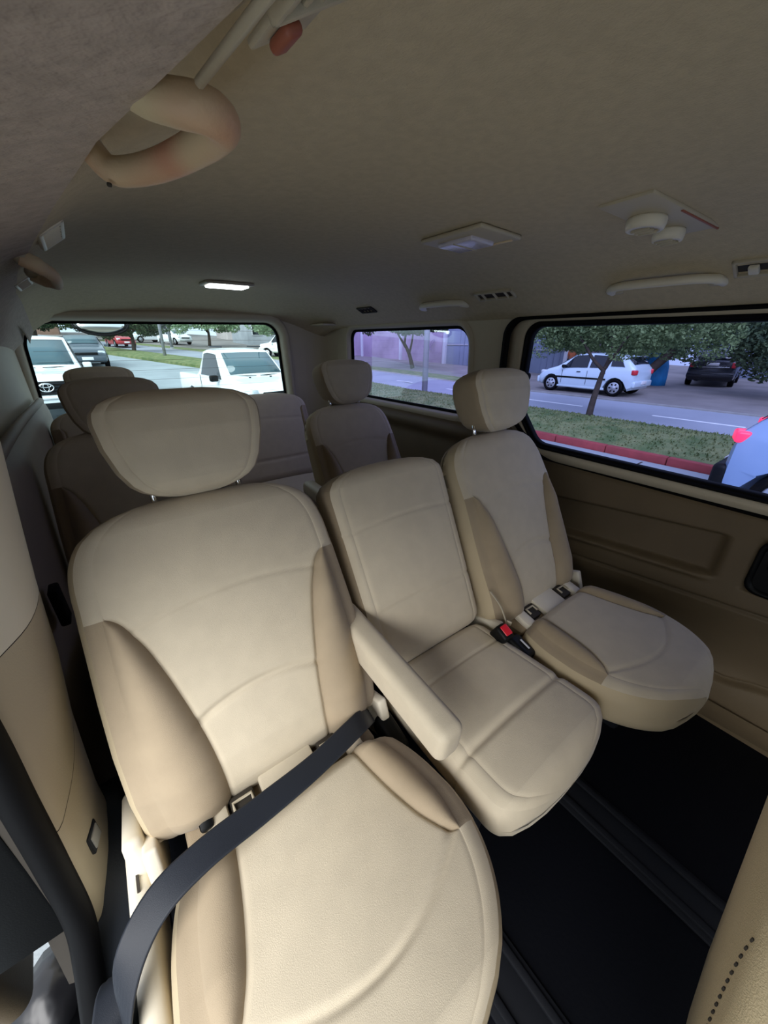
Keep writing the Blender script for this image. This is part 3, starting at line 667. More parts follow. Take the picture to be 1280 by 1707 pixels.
# lamps
lp = empty('ceiling_lamp', (.845, .775, 1.389)); lp.rotation_euler = (0, radians(2), 0); tag(lp, 'unlit dome lamp with violet-grey ribbed lens in the middle of the ceiling', 'lamp')
bm = bmesh.new(); rb(bm, (0, 0, 0), (.15, .20, .010), .005, None, 3); fin(bm, 'bezel', M_TRIM, lp, True)
box('lens', (-.0, .012, -.008), (.085, .115, .012), M_LENS, lp, .005, None, 3)
box('lens_divider', (.0, .012, -.0145), (.086, .003, .003), M_TRIM, lp, .001)
box('lens_strip', (.058, 0, -.006), (.008, .17, .004), M_HANDLE, lp, .002)
lr = empty('ceiling_lamp', (.61, 2.02, 1.394)); tag(lr, 'lit white ceiling lamp just ahead of the rear window', 'lamp')
box('bezel', (0, 0, 0), (.21, .14, .012), M_TRIM, lr, .005, None, 3); box('lens', (0, 0, -.008), (.17, .10, .012), M_LAMPON, lr, .005, None, 3)
rv = empty('round_vents', (.99, .405, ceil_z(.99, .405) - .003)); rv.rotation_euler = (0, ceil_tilt(1.0, .4), radians(-6)); tag(rv, 'ceiling panel with two round adjustable air vents', 'vent')
box('base_plate', (0, 0, .0), (.27, .10, .008), M_TRIM, rv, .003, None, 2)
def disc(name, c, r, h, m, par):
    P = [(r * .96, 0), (r, -.004), (r, -h * .6), (r * .93, -h), (r * .72, -h - .002), (r * .70, -h + .004), (r * .2, -h + .002)]
    return ring_loft(name, [[(c[0] + q * cos(k * pi / 14), c[1] + q * sin(k * pi / 14), c[2] + z) for k in range(28)] for q, z in P], m, par, cap=True)
for c, rr_ in (((-.02, .015, -.004), .036), ((.085, .02, -.004), .030)):
    dd = disc('round_nozzle', c, rr_, .020, M_CREAM, rv)
    for k in (-1, 0, 1): box('nozzle_fin', (c[0] + k * .014, c[1], c[2] - .022), (.003, .036, .006), M_TRIM, dd, .001)
box('panel_slot', (.06, -.046, -.004), (.16, .004, .004), M_REDBR, rv, .001)

# rear-view mirror outside the tailgate
rm = empty('parking_mirror', (.125, 2.82, 1.28)); tag(rm, 'black-rimmed convex mirror hanging outside at the top of the rear window', 'mirror')
def el(a, b, y, cz=-.03, n=28): return [(a * cos(k * 2 * pi / n), y, cz + b * (sin(k * 2 * pi / n) if sin(k * 2 * pi / n) < 0 else .5 * sin(k * 2 * pi / n))) for k in range(n)]
ring_loft('housing', [el(.10, .04, .035), el(.13, .062, .01), el(.137, .068, -.012), el(.130, .062, -.016), el(.124, .056, -.010)], M_BLKPL, rm, cap=False)
for v in rm.children[0].data.vertices:
    v.co.y += .6 * (v.co.z + .03)
ring_loft('mirror_glass', [[(x * q, -.012 + .6 * (z + .03) * q - .012 * (1 - q * q), -.03 + (z + .03) * q) for x, y_, z in el(.125, .057, 0)] for q in (1, .8, .6, .4, .2, .02)], mat('mirror', (.88, .9, .9), .12, 1), rm, cap=True)
tube('arm', [(0, .02, -.01), (0, .0, .09), (0, -.10, .14)], .012, M_BLKPL, rm, 8)
# things low on the left by the door sill

bagp = ring_loft('black_plastic_bag', [[(-.44 + rr * .085 * cos(k * pi / 9) * (1 + .12 * sin(k * 3)), .735 + rr * .085 * sin(k * pi / 9) * (1 + .15 * sin(k * 5 + z * 9)), -.315 + z) for k in range(18)] for z, rr in ((0, .9), (.03, 1.1), (.06, .95), (.075, 1.0), (.10, .6), (.115, .3))], mat('bag_black', (.01, .01, .012), .3, bump=.5, bscale=12, bdist=.02), None, cap=True)
tag(bagp, 'shiny crumpled black bag on the step at the lower left corner', 'bag')
sd_ = empty('door_edge_panel', (-.385, .60, .06)); tag(sd_, 'rounded beige panel edge at the far lower left beside the door step', 'panel')
box('panel_shell', (0, .0, .20), (.06, .16, .34), M_TRIM2, sd_, .028, RX(.2), 5); box('panel_trim_strip', (.026, .06, .20), (.012, .02, .30), M_BLKPL, sd_, .005, RX(.2))
# ------------------------------------------------------------------ the street
def gz(y): return -.75 + max(0, .04 * (y - 12))
def bend(y): return 0 if y < 10 else (-.0108 * (y - 10) ** 2 if y < 27 else -3.12 - .30 * (y - 27))
YS = [-30, -15, -6, -2, 0, 1.5, 3, 4.5, 6, 8, 10, 12, 14, 16, 18, 20, 22, 24, 27, 30, 34, 38, 44, 52, 62, 75, 95]
def strip(name, x0, x1, h, m, par=None, sub_=6, y0=-30, y1=95, wob=0, kind=None):
    V = []; Fc = []; n = sub_; yy = [y for y in YS if y0 <= y <= y1]
    for y in yy:
        for i in range(n + 1):
            f = i / n; V.append((x0 + (x1 - x0) * f + bend(y), y, gz(y) + h + wob * sin(pi * f)))
        V.append((x1 + bend(y), y, gz(y) - .15)); V.append((x0 + bend(y), y, gz(y) - .15))
    k = n + 3
    for j in range(len(yy) - 1):
        for i in range(k): Fc.append((j * k + i, j * k + (i + 1) % k, (j + 1) * k + (i + 1) % k, (j + 1) * k + i))
    o = mk(name, V, Fc, m, par, False); return o
M_ASPH = mat('asphalt', s(150, 158, 162), .85, var=.10, vscale=.8, bump=.4, bscale=60, bdist=.006, detail=6)
M_ROAD = mat('road_far', s(150, 155, 165), .85, var=.08, vscale=.5, bump=.3, bscale=60, bdist=.006, detail=6)
M_PAVE = mat('sidewalk', s(128, 122, 118), .9, var=.15, vscale=.9, detail=6)
M_GRASS = mat('grass', s(88, 108, 62), .95, col2=s(128, 134, 88), vscale=3.0, bump=1, bscale=40, bdist=.03, detail=6)
M_KERB = mat('kerb_red', s(150, 62, 62), .8, var=.12, vscale=6)
M_KERBG = mat('kerb_grey', s(150, 148, 142), .85, var=.1, vscale=5)
M_LINE = mat('road_paint', s(225, 228, 228), .8)
st = strip('street', -14, 7.4, 0, M_ASPH); tag(st, kind='structure')
strip('verge', -40, -14, .02, M_PAVE, st)
sw_ = strip('side_road', 10.35, 14.6, 0, M_ROAD); tag(sw_, kind='structure')
md = strip('median', 7.58, 10.35, .12, M_GRASS, None, 10, wob=.12); tag(md, kind='structure')
# kerb stones
for k in range(26):
    y = -3 + k * 1.0
    o = box('kerb_stone', (7.49 + bend(y + .5), y + .5, gz(y + .5) + .02), (.14, .985, .22), M_KERB if y < 20 else M_KERBG, md, .015, RZ(math.atan2(-(bend(y + 1) - bend(y)), 1) if y >= 10 else 0))
strip('kerb', 14.5, 14.65, .04, M_KERBG, sw_, 1)
pv = strip('sidewalk', 14.65, 40, .015, M_PAVE); tag(pv, kind='structure')
strip('verge_grass', 14.7, 16.3, .03, M_GRASS, pv, 4, 12, 62, .04)
for k in range(10):
    y = -6 + k * 4.0
    V = [(12.35 + bend(y), y, gz(y) + .006), (12.47 + bend(y), y, gz(y) + .006), (12.47 + bend(y + 2), y + 2, gz(y + 2) + .006), (12.35 + bend(y + 2), y + 2, gz(y + 2) + .006)]
    box('lane_dash', (12.4 + bend(y + 1), y + 1, gz(y + 1) + .004), (.12, 2.0, .006), M_LINE, sw_, 0)
for k in range(9):
    y = 13 + k * 3.2
    box('lane_dash', (2.4 + bend(y + .5), y + .5, gz(y + .5) + .006), (.16, 1.6, .006), M_LINE, st, 0, RZ(.1) @ RX(.04))
for k in range(5): box('paving_joint', (4.7, -1 + k * 3.3, -.747), (5.2, .025, .004), M_SLOT, st, 0)

# grass tufts on the median (one stuff object)
V = []; Fc = []
for i in range(9000):
    y = random.uniform(-1, 16); x = random.uniform(7.62, 10.3); h = random.uniform(.02, .06); a = random.uniform(0, pi); d = .02
    z = gz(y) + .115 + .12 * sin(pi * (x - 7.58) / 2.77); k = len(V); xx = x + bend(y)
    V += [(xx - d * cos(a), y - d * sin(a), z), (xx + d * cos(a), y + d * sin(a), z), (xx + random.uniform(-.03, .03), y + random.uniform(-.03, .03), z + h)]; Fc.append((k, k + 1, k + 2))
g = mk('grass_blades', V, Fc, M_GRASS, md, False); g['kind'] = 'stuff'

# ---- trees
def foliage_mesh(nm, blobs, n, sz, m):
    V = []; Fc = []
    for i in range(n):
        c, r = random.choice(blobs); c = Vector(c)
        d = Vector((random.gauss(0, 1), random.gauss(0, 1), random.gauss(0, 1))).normalized() * r * random.uniform(.55, 1.05) ** .6
        p = c + Vector((d.x, d.y, d.z * .8)); a = Vector((random.gauss(0, 1), random.gauss(0, 1), random.gauss(0, .6))).normalized(); b = a.cross(Vector((random.random(), random.random(), random.random()))).normalized()
        q = sz * random.uniform(.6, 1.3); k = len(V)
        V += [p - a * q, p + b * q * .5, p + a * q, p - b * q * .5]; Fc.append((k, k + 1, k + 2, k + 3))
    me = bpy.data.meshes.new(nm); me.from_pydata([tuple(v) for v in V], [], Fc); me.materials.append(m); return me
M_LEAF = mat('leaf_green', s(82, 102, 62), .8, col2=s(128, 146, 96), vscale=5)
M_LEAFD = mat('leaf_dark', s(44, 62, 44), .8, col2=s(84, 102, 66), vscale=5)
M_LEAFG = mat('leaf_pale', s(112, 142, 108), .8, col2=s(172, 194, 156), vscale=3)
M_BARK = mat('bark', s(66, 56, 48), .9, var=.2, vscale=9, bump=.6, bscale=40, bdist=.01)
def tree(x, y, z0, trunk, r, branches, blobs, n, sz, leaf, label, grp=None):
    root = empty('tree', (x, y, z0)); tag(root, label, 'tree', grp)
    t = smoothpts(trunk, 4); tube('trunk', t, [r * (1 - .45 * i / len(t)) for i in range(len(t))], M_BARK, root, 9)
    for b in branches:
        p = smoothpts(b, 4); tube('branch', p, [r * .55 * (1 - .6 * i / len(p)) for i in range(len(p))], M_BARK, root, 7)
    f = bpy.data.objects.new('foliage', foliage_mesh('foliage', blobs, n, sz, leaf)); COL.objects.link(f); f.parent = root; f['kind'] = 'stuff'
    return root
def blobs(c, rr, n, r0):
    return [((c[0] + random.uniform(-1, 1) * rr[0], c[1] + random.uniform(-1, 1) * rr[1], c[2] + random.uniform(-1, 1) * rr[2]), r0 * random.uniform(.7, 1.2)) for _ in range(n)]
tree(10.0, 4.62, -.60, [(0, 0, 0), (.02, -.01, .4), (.04, -.05, .85), (.04, -.09, 1.15)], .085, [[(.04, -.09, 1.1), (0, .2, 1.35), (0, .5, 1.7), (0, .8, 2.0)], [(.04, -.09, 1.12), (.05, -.25, 1.45), (0, -.5, 1.9)], [(.02, -.07, 1.0), (.3, -.05, 1.5), (.5, .1, 2.0)]],
     blobs((.5, .0, 1.95), (.9, 2.0, .38), 60, .40), 22000, .042, M_LEAF, 'young street tree on the grass median right in front of the pale blue hatchback')
tree(19.4, 7.3, -.72, [(0, 0, 0), (.1, -.4, .7), (.1, -1.1, 1.5), (.2, -1.9, 2.2)], .22, [[(.1, -1.1, 1.5), (.1, -.6, 2.2), (0, .2, 2.8)], [(.2, -1.9, 2.2), (.1, -3.0, 2.6), (0, -4.2, 2.9)]],
     blobs((.0, -2.6, 2.2), (1.3, 4.4, .75), 64, .62) + blobs((.5, 2.5, 3.0), (1.3, 3.5, .6), 24, .7) + blobs((-.3, -6.0, 1.55), (1.0, 2.6, .5), 26, .6), 32000, .085, M_LEAFD, 'big dark leaning tree spreading over the dark parked car')
tree(16.6, 19.2, -.40, [(0, 0, 0), (-.3, 0, .8), (-.7, 0, 1.4)], .14, [[(-.6, 0, 1.2), (-1.1, .1, 1.9), (-1.5, .2, 2.5)], [(-.3, 0, .8), (-.1, 0, 1.5), (0, 0, 2.2)], [(-.7, 0, 1.3), (-.6, 0, 2), (-.5, 0, 2.5)]],
     blobs((-.7, -.2, 2.6), (2.2, 2.2, .4), 40, .5), 9000, .10, M_LEAFD, 'thin tree with forking trunk seen through the small side window')
for (x, y, hh, lf, lb) in ((3.4, 38, 3.0, M_LEAFD, 'dark round tree on the far median behind the rear window'), (10.9, 45, 3.7, M_LEAFG, 'pale green tree above the white pickup cab roof'), (16.6, 40, 3.8, M_LEAFG, 'pale tree just left of the distant white pickup at the right of the rear window'),
                       (-3.2, 50, 4.6, M_LEAFD, 'tall tree at the far end of the street, left part of the rear window'), (1.2, 60, 4.8, M_LEAFG, 'tree behind the parking mirror at the far end of the street')):
    z0 = gz(y) + .1
    tree(x, y, z0, [(0, 0, 0), (.1, 0, hh * .3), (0, 0, hh * .6)], .16, [[(0, 0, hh * .4), (.6, 0, hh * .6), (1.0, 0, hh * .8)], [(0, 0, hh * .35), (-.6, 0, hh * .6), (-.9, 0, hh * .8)]],
         blobs((0, 0, hh * .62), (hh * .75, hh * .5, hh * .18), 40, hh * .2), 8000, .11 if y < 50 else .17, lf, lb)

for (x, y, wh) in ((-15, 66, 'leftmost'), (-9.5, 68, 'second from left'), (-4.2, 70, 'middle one'), (1.4, 70, 'second from right'), (7.0, 65, 'rightmost')):
    tree(x, y, gz(y) + .1, [(0, 0, 0), (.1, 0, 1.2), (0, 0, 2.2)], .16, [[(0, 0, 1.4), (.6, 0, 2.2), (1.0, 0, 2.8)]], blobs((0, 0, 2.2), (1.7, 1.3, .9), 30, .9), 6000, .2, M_LEAFD if x % 2 else M_LEAFG, 'leafy tree closing the end of the street, %s of the far row' % wh, 'trees closing the end of the street')
# ---- poles
def pole(x, y, r, h, m, label, tilt=0):
    z = gz(y); root = empty('street_pole', (x, y, z)); tag(root, label, 'pole')
    tube('shaft', [(0, 0, 0), (tilt * .5, 0, h * .5), (tilt, 0, h)], [r, r * .9, r * .75], m, root, 12); ring_loft('base_collar', [[(q * cos(k * pi / 6), q * sin(k * pi / 6), zz) for k in range(12)] for q, zz in ((r * 1.8, 0), (r * 1.7, .05), (r * 1.1, .09))], m, root, cap=True)
M_POLE = mat('pole_grey', s(150, 152, 158), .6)
pole(10.62, 11.5, .115, 6, M_POLE, 'grey pole on the grass seen through the small side window')
pole(4.5, 31, .10, 8, M_POLE, 'thin pale pole on the far median, left of the white pickup cab', .2)
pole(7.0, 43, .13, 9, M_POLE, 'second pale pole further back in the rear window', -.1)
pole(12.4, 29, .06, 6, M_POLE, 'slim grey pole beside the distant white pickup')
pole(-2.3, 33, .09, 8, M_POLE, 'leaning pole at the left end of the rear window', -.5)

# ---- walls and buildings on the far side
M_WALLV = mat('wall_lavender', s(140, 122, 142), .9, col2=s(170, 152, 170), vscale=.7, detail=6)
M_WALLB = mat('gate_bluegrey', s(118, 128, 146), .7, var=.05, vscale=1)
M_WALLW = mat('wall_white', s(196, 198, 202), .85, var=.04, vscale=1)
def ang(y): return math.atan2(-(bend(y + .5) - bend(y - .5)), 1)
bd = empty('boundary_wall', (21, 16, -.67)); tag(bd, 'long lavender painted roadside wall with faded graffiti and metal gates', 'wall')
def bw(p): return (p[0] - 21, p[1] - 16, p[2] + .67)
segs = [(8.2, 10.2, 'gate'), (10.2, 12.2, 'wall'), (12.2, 14.6, 'gate'), (14.6, 16.2, 'wall'), (16.2, 18.6, 'wall'), (18.6, 21.0, 'gate'), (21.0, 25, 'wall'), (25, 29, 'wall'), (29, 34, 'wall')]
for a, b, kd in segs:
    ym = (a + b) / 2; xm = 22.3 + bend(ym) * .75; ln = math.hypot(b - a, (bend(b) - bend(a)) * .75) + .05; an = math.atan2(-(bend(b) - bend(a)) * .75, b - a); z = gz(ym)
    if kd == 'wall':
        w_ = box('wall_section', bw((xm, ym, z + 1.5)), (.25, ln, 3.1), M_WALLV, bd, .01, RZ(an))
        box('wall_cap', bw((xm, ym, z + 3.08)), (.34, ln, .10), M_WALLW, w_, .01, RZ(an))
    else:
        g_ = box('gate', bw((xm, ym, z + 1.3)), (.06, ln, 2.6), M_WALLB, bd, .005, RZ(an))
        for q in range(7): box('gate_rib', bw((xm - .05, ym - ln / 2 * .94 + ln * .94 * q / 6, z + 1.3)), (.04, .04, 2.5), M_WALLB, g_, .004)
        box('gate_rail', bw((xm - .06, ym, z + 1.35)), (.05, ln, .08), M_POLE, g_, .004, RZ(an))
    box('gate_post', bw((22.2 + bend(a) * .75, a, gz(a) + 1.55)), (.32, .22, 3.1), M_WALLW, bd, .01)
# faded spray paint on the wall as thin strokes of paint
M_SPRAY = mat('spray_paint', s(140, 110, 160), .9)
for (yc, zc, sc_) in ((15.3, .75, .5), (17.2, .6, .6), (22.4, .9, .6), (11.2, .7, .5)):
    xx = 22.3 + bend(yc) * .75 - .175
    for q in range(3):
        P = [(xx - .05, yc + (q - 1) * sc_ * .8 + sc_ * .35 * cos(t * 2.1 + q), zc + sc_ * .55 * sin(t * 1.3 + q * 2)) for t in [i * .45 for i in range(9)]]
        tube('graffiti_stroke', [bw(p) for p in smoothpts(P, 3)], .022, M_SPRAY, bd, 5)
# set-back building behind the dark car
ho = empty('building', (29, 2, -.67)); tag(ho, 'plain blue-grey building set back behind the dark parked car', 'building')
box('wall', (0, -2, 2.2), (.3, 16, 4.6), mat('wall_bluegrey', s(120, 130, 150), .9, var=.05, vscale=.6), ho, .01)
for yy in (-6.5, -3.2, 3.6):
    f_ = box('window', (-.17, yy, 1.9), (.08, 1.5, 1.1), M_WALLW, ho, .01); box('pane', (-.22, yy, 1.9), (.03, 1.3, .9), G_CARD, f_, 0)
box('shutter', (-.18, .3, 1.3), (.08, 2.4, 2.6), M_WALLB, ho, .01)
# buildings down the street behind
def building(x, y, sx, sy, h, m, label, rows, cols, wm=None, roofm=None):
    z = gz(y); root = empty('building', (x, y, z)); tag(root, label, 'building')
    box('wall', (0, 0, h / 2 - .3), (sx, sy, h + .6), m, root, .01)
    box('parapet', (0, 0, h), (sx + .3, sy + .3, .35), roofm or M_WALLW, root, .02)
    for r in range(rows):
        for c in range(cols):
            cx = -sx / 2 + sx * (c + .5) / cols; cz = 1.6 + r * 2.9
            f_ = box('window', (cx, -sy / 2 - .02, cz), (sx / cols * .55, .12, 1.4), wm or M_WALLW, root, .01); box('pane', (cx, -sy / 2 - .09, cz), (sx / cols * .46, .04, 1.2), G_CARD, f_, 0)
    return root
building(20.5, 51, 9, 6, 6.4, mat('stone_grey', s(168, 172, 178), .9, var=.08, vscale=1.2), 'grey apartment house with rows of windows at the right of the rear window', 2, 4)
building(8.5, 78, 10, 8, 7, M_WALLW, 'white building beyond the pale trees, centre of the rear window', 2, 3)
building(-9, 84, 14, 8, 6, mat('wall_brownish', s(150, 120, 104), .9, var=.08, vscale=1), 'low brownish building at the far left end of the street', 2, 4)
building(24, 66, 12, 6, 7.5, mat('brick_pinkish', s(192, 182, 180), .9, var=.08, vscale=1), 'pale building at the far right beyond the grey house', 2, 4)

# ---- tent, cloth, person
tn = empty('tarp_tent', (21.3, 7.35, -.735)); tag(tn, 'bright blue tarpaulin draped as a small tent beside the dark car', 'tent')
ring_loft('tarp', [[(rr * .55 * cos(k * pi / 8) + .06 * sin(3 * k), rr * cos(k * pi / 8 * 1.0) * .0 + rr * sin(k * pi / 8) * .62 + .04 * sin(k * 5), z) for k in range(16)] for z, rr in ((0, 1), (.4, .98), (.8, .92), (1.15, .75), (1.35, .5), (1.42, .15))], mat('tarp_blue', s(30, 130, 190), .6, var=.15, vscale=4), tn, cap=True)
cl = ring_loft('white_cloth_bundle', [[(rr * .4 * cos(k * pi / 8) , rr * sin(k * pi / 8) * (.42 + .05 * sin(k * 3)) + z * .1, z) for k in range(16)] for z, rr in ((0, 1), (.3, .95), (.7, .8), (1.0, .55), (1.18, .2))], mat('cloth_white', s(190, 192, 205), .8, var=.1, vscale=5), None, cap=True)
cl.location = (20.9, 8.45, -.735); tag(cl, 'pale cloth bundle standing between hatchback and blue tent', 'cloth')
# ---- person: one continuous skinned body
pr = empty('person', (21.0, 11.25, -.735)); tag(pr, 'person standing behind the hatchback in an orange-brown top and dark trousers', 'person')
M_SKIN = mat('skin', s(150, 105, 82), .6)
def skin_body(name, J, E_, R_, m, par):
    me = bpy.data.meshes.new(name); me.from_pydata(J, E_, []); o = bpy.data.objects.new(name, me); COL.objects.link(o); o.parent = par; me.materials.append(m)
    sk = o.modifiers.new('skin', 'SKIN'); sk.use_smooth_shade = True
    for i, r in enumerate(R_): me.skin_vertices[0].data[i].radius = (r, r)
    me.skin_vertices[0].data[0].use_root = True
    sb = o.modifiers.new('sub', 'SUBSURF'); sb.levels = 1; sb.render_levels = 1
    return o
J = [(0, 0, .95), (0, 0, 1.15), (0, 0, 1.38), (0, 0, 1.50), (0, -.02, 1.60), (0, -.02, 1.72), (0, .19, 1.40), (.02, .24, 1.13), (.08, .25, .88), (0, -.19, 1.40), (.02, -.24, 1.13), (.1, -.24, .9), (0, .10, .9), (.02, .11, .5), (0, .12, .08), (-.12, .12, .04), (0, -.10, .9), (-.03, -.11, .5), (.0, -.12, .08), (-.12, -.12, .04)]
E_ = [(0, 1), (1, 2), (2, 3), (3, 4), (4, 5), (2, 6), (6, 7), (7, 8), (2, 9), (9, 10), (10, 11), (0, 12), (12, 13), (13, 14), (14, 15), (0, 16), (16, 17), (17, 18), (18, 19)]
R_ = [.14, .13, .14, .06, .10, .09, .065, .045, .035, .065, .045, .035, .095, .065, .045, .04, .095, .065, .045, .04]
skin_body('body', J, E_, R_, M_SKIN, pr)
skin_body('shirt', [J[0], J[1], J[2], (0, 0, 1.44), J[6], J[7], J[9], J[10]], [(0, 1), (1, 2), (2, 3), (2, 4), (4, 5), (2, 6), (6, 7)], [.165, .155, .165, .09, .085, .06, .085, .06], mat('shirt_orange', s(176, 98, 62), .85), pr)
skin_body('trousers', [(0, 0, .96), J[12], J[13], (0, .12, .14), J[16], J[17], (0, -.12, .14)], [(0, 1), (1, 2), (2, 3), (0, 4), (4, 5), (5, 6)], [.15, .115, .082, .065, .115, .082, .065], mat('trousers_dark', s(38, 38, 46), .85), pr)
skin_body('hair', [(0.01, -.02, 1.70), (.02, -.02, 1.77)], [(0, 1)], [.10, .085], mat('hair_dark', s(30, 24, 22), .8), pr)

# ---- cars
def car(name, label, pos, heading, S, hw, paint, wheels, wr=.31, side_win=(), shield=None, rear_glass=None, cat='car', bed=None, track=None, front='lamps', detail=None, roofdark=None, slope=0):
    """S: stations (l, z_low, z_belt, z_top, belt half width, top half width), front at +l"""
    root = empty(name, pos); root.rotation_euler = (0, slope, heading); tag(root, label, cat)
    V = []; Fc = []; rings = []
    def ringpts(l):
        g = lambda i: interp(l, [q[0] for q in S], [q[i] for q in S])
        zl, zb, zt, wb, wt = g(1), g(2), g(3), g(4) * hw, g(5) * hw
        P = [(0, zl), (wb * .86, zl), (wb * .97, zl + .08), (wb * 1.0, zl + (zb - zl) * .45), (wb * .985, zb - (zb - zl) * .08), (wb * .955, zb)]
        for f in (.33, .66): P.append((wb * .955 + (wt - wb * .955) * f + .01 * hw, zb + (zt - zb) * f))
        P += [(wt, zt - .02 * (zt - zb > .1)), (wt * .85, zt), (wt * .45, zt + .012), (0, zt + .016)]
        return P
    def side_pt(l, f):
        g = lambda i: interp(l, [q[0] for q in S], [q[i] for q in S]); zb, zt, wb, wt = g(2), g(3), g(4) * hw, g(5) * hw
        return (wb * .955 + (wt - wb * .955) * f + .01 * hw * (1 if 0 < f < 1 else 0) + .008, zb + (zt - zb) * f)
    ls = []
    for i in range(len(S) - 1):
        a, b = S[i][0], S[i + 1][0]
        n = max(1, int(abs(b - a) / .12))
        for k in range(n): ls.append(a + (b - a) * k / n)
    ls.append(S[-1][0])
    for l in ls:
        P = ringpts(l); Q = [(l, x, z) for x, z in P] + [(l, -x, z) for x, z in P[-2:0:-1]]
        # wheel arches: lift the lowest points
        for wl in wheels:
            d = abs(l - wl)
            if d < wr * 1.15:
                zz = wr + sqrt((wr * 1.15) ** 2 - d * d)
                Q = [(a, b, max(c, zz * (1 if abs(b) > hw * .5 else 0) if c < zz and abs(b) > hw * .5 else c)) for a, b, c in Q]
        rings.append(Q)
    body = ring_loft('body', rings, paint, root, cap=True)
    bmb = bmesh.new(); bmb.from_mesh(body.data); bmesh.ops.recalc_face_normals(bmb, faces=bmb.faces[:]); bmb.to_mesh(body.data); bmb.free()
    try: body.data.set_sharp_from_angle(angle=radians(35))
    except Exception: pass
    for sx in (-1, 1):
        for (l0, l1, f0, f1, t0, t1) in side_win:   # bottom from l0 to l1, top from t0 to t1
            V = []
            for k in range(7):
                q = k / 6; l = l0 + (l1 - l0) * q; x, z = side_pt(l, f0); V.append((l, sx * x, z))
            for k in range(6, -1, -1):
                q = k / 6; l = t0 + (t1 - t0) * q; x, z = side_pt(l, f1); V.append((l, sx * x, z))
            w_ = mk('side_window', V, [tuple(range(14))], G_CARD, body, False)
            sm = w_.modifiers.new('s', 'SOLIDIFY'); sm.thickness = .012
    def cross(l0, l1, wf, gl, nm):
        g = lambda l, i: interp(l, [q[0] for q in S], [q[i] for q in S])
        V = []
        for l, e in ((l0, .90), (l1, .90)):
            for q in (-1, -.5, 0, .5, 1): V.append((l, q * g(l, 5) * hw * e, g(l, 3) + .016 + .01 * (1 - q * q)))
        dv = Vector((-(g(l1, 3) - g(l0, 3)), 0, (l1 - l0)));
        if dv.z < 0: dv = -dv
        dv = dv.normalized() * .012
        V = [tuple(Vector(v) + dv) for v in V]
        w_ = mk(nm, V, [(i, i + 1, i + 6, i + 5) for i in range(4)], gl, body, True); sm = w_.modifiers.new('s', 'SOLIDIFY'); sm.thickness = .01
        return w_
    if shield: cross(shield[0], shield[1], 1, G_CAR, 'windshield')
    if rear_glass: cross(rear_glass[0], rear_glass[1], 1, G_CARD, 'rear_window')
    # wheels
    for wl in wheels:
        for sx in (-1, 1):
            cy = sx * (hw - .10)
            prof = [(wr * .5, -.09), (wr * .96, -.10), (wr, -.07), (wr, .07), (wr * .96, .10), (wr * .68, .095), (wr * .66, .06)]
            w_ = ring_loft('wheel', [[(wl + q * cos(k * pi / 12), cy + sx * t, wr + q * sin(k * pi / 12)) for k in range(24)] for q, t in prof], M_BLACK, root)
            hub = [(wr * .66, .075), (wr * .60, .088), (wr * .2, .08), (wr * .16, .095), (.001, .095)]
            hb = ring_loft('rim', [[(wl + q * cos(k * pi / 12), cy + sx * t, wr + q * sin(k * pi / 12)) for k in range(24)] for q, t in hub], mat('alloy', s(190, 195, 200), .35, .6), w_)
            for k in range(6):
                a = k * pi / 3; box('rim_slot', (wl + wr * .42 * cos(a), cy + sx * .093, wr + wr * .42 * sin(a)), (wr * .20, .008, wr * .16), M_BLACK, w_, .004, RY(-a))
    L1 = S[-1][0]; L0 = S[0][0]
    if detail: detail(root, body)
    return root
P_WHITE = mat('paint_white', s(236, 240, 240), .25, coat=.6); P_SILV = mat('paint_ice_blue', s(196, 214, 224), .28, coat=.6); P_DARK = mat('paint_black', s(28, 30, 38), .25, coat=.6)
P_GREY = mat('paint_dark_grey', s(70, 82, 92), .25, coat=.6); P_RED = mat('paint_red', s(170, 50, 56), .3, coat=.5); P_BLUE = mat('paint_pale_blue', s(150, 176, 208), .3, coat=.5)
M_HL = mat('headlamp', s(215, 222, 228), .1, spec=.9); M_TL = mat('tail_lamp', s(200, 36, 52), .2, coat=.5); M_TLON = mat('tail_lamp_lit', (1, .05, .1), .3, emit=(1, .03, .08), estr=2.5)
def hatch_detail(r, b):
    hw = .83
    for sx in (-1, 1):
        box('tail_lamp', (-1.80, sx * .70, .86), (.22, .20, .17), M_TL, b, .04, RZ(sx * -.35), 3)
        box('headlamp', (1.62, sx * .60, .72), (.40, .24, .14), M_HL, b, .05, RZ(sx * -.35), 3)
        box('door_mirror', (.72, sx * .90, .98), (.12, .14, .11), M_BLKPL, b, .03, None, 3)
        box('side_moulding', (.05, sx * .838, .58), (2.0, .02, .06), M_BLKPL, b, .008)
        box('sill_trim', (.0, sx * .79, .24), (1.9, .05, .08), P_SILV, b, .02)
        for l in (.12, -.82): box('door_handle', (l, sx * .835, .80), (.15, .03, .03), M_BLKPL, b, .01)
        for l in (.78, -.22): box('door_gap', (l, sx * .832, .60), (.008, .012, .5), M_BLACK, b, 0)
    box('rear_bumper', (-1.87, 0, .45), (.14, 1.5, .22), P_SILV, b, .05, None, 3); box('front_bumper', (1.86, 0, .42), (.16, 1.44, .26), P_SILV, b, .06, None, 3)
    box('number_plate', (-1.955, 0, .50), (.02, .42, .11), M_WHITEPL, b, .003)
    box('grille', (1.945, 0, .44), (.03, .8, .12), M_BLKPL, b, .01)
    box('roof_antenna', (-1.1, 0, 1.52), (.01, .01, .18), M_BLACK, b, .002, RY(-.5))
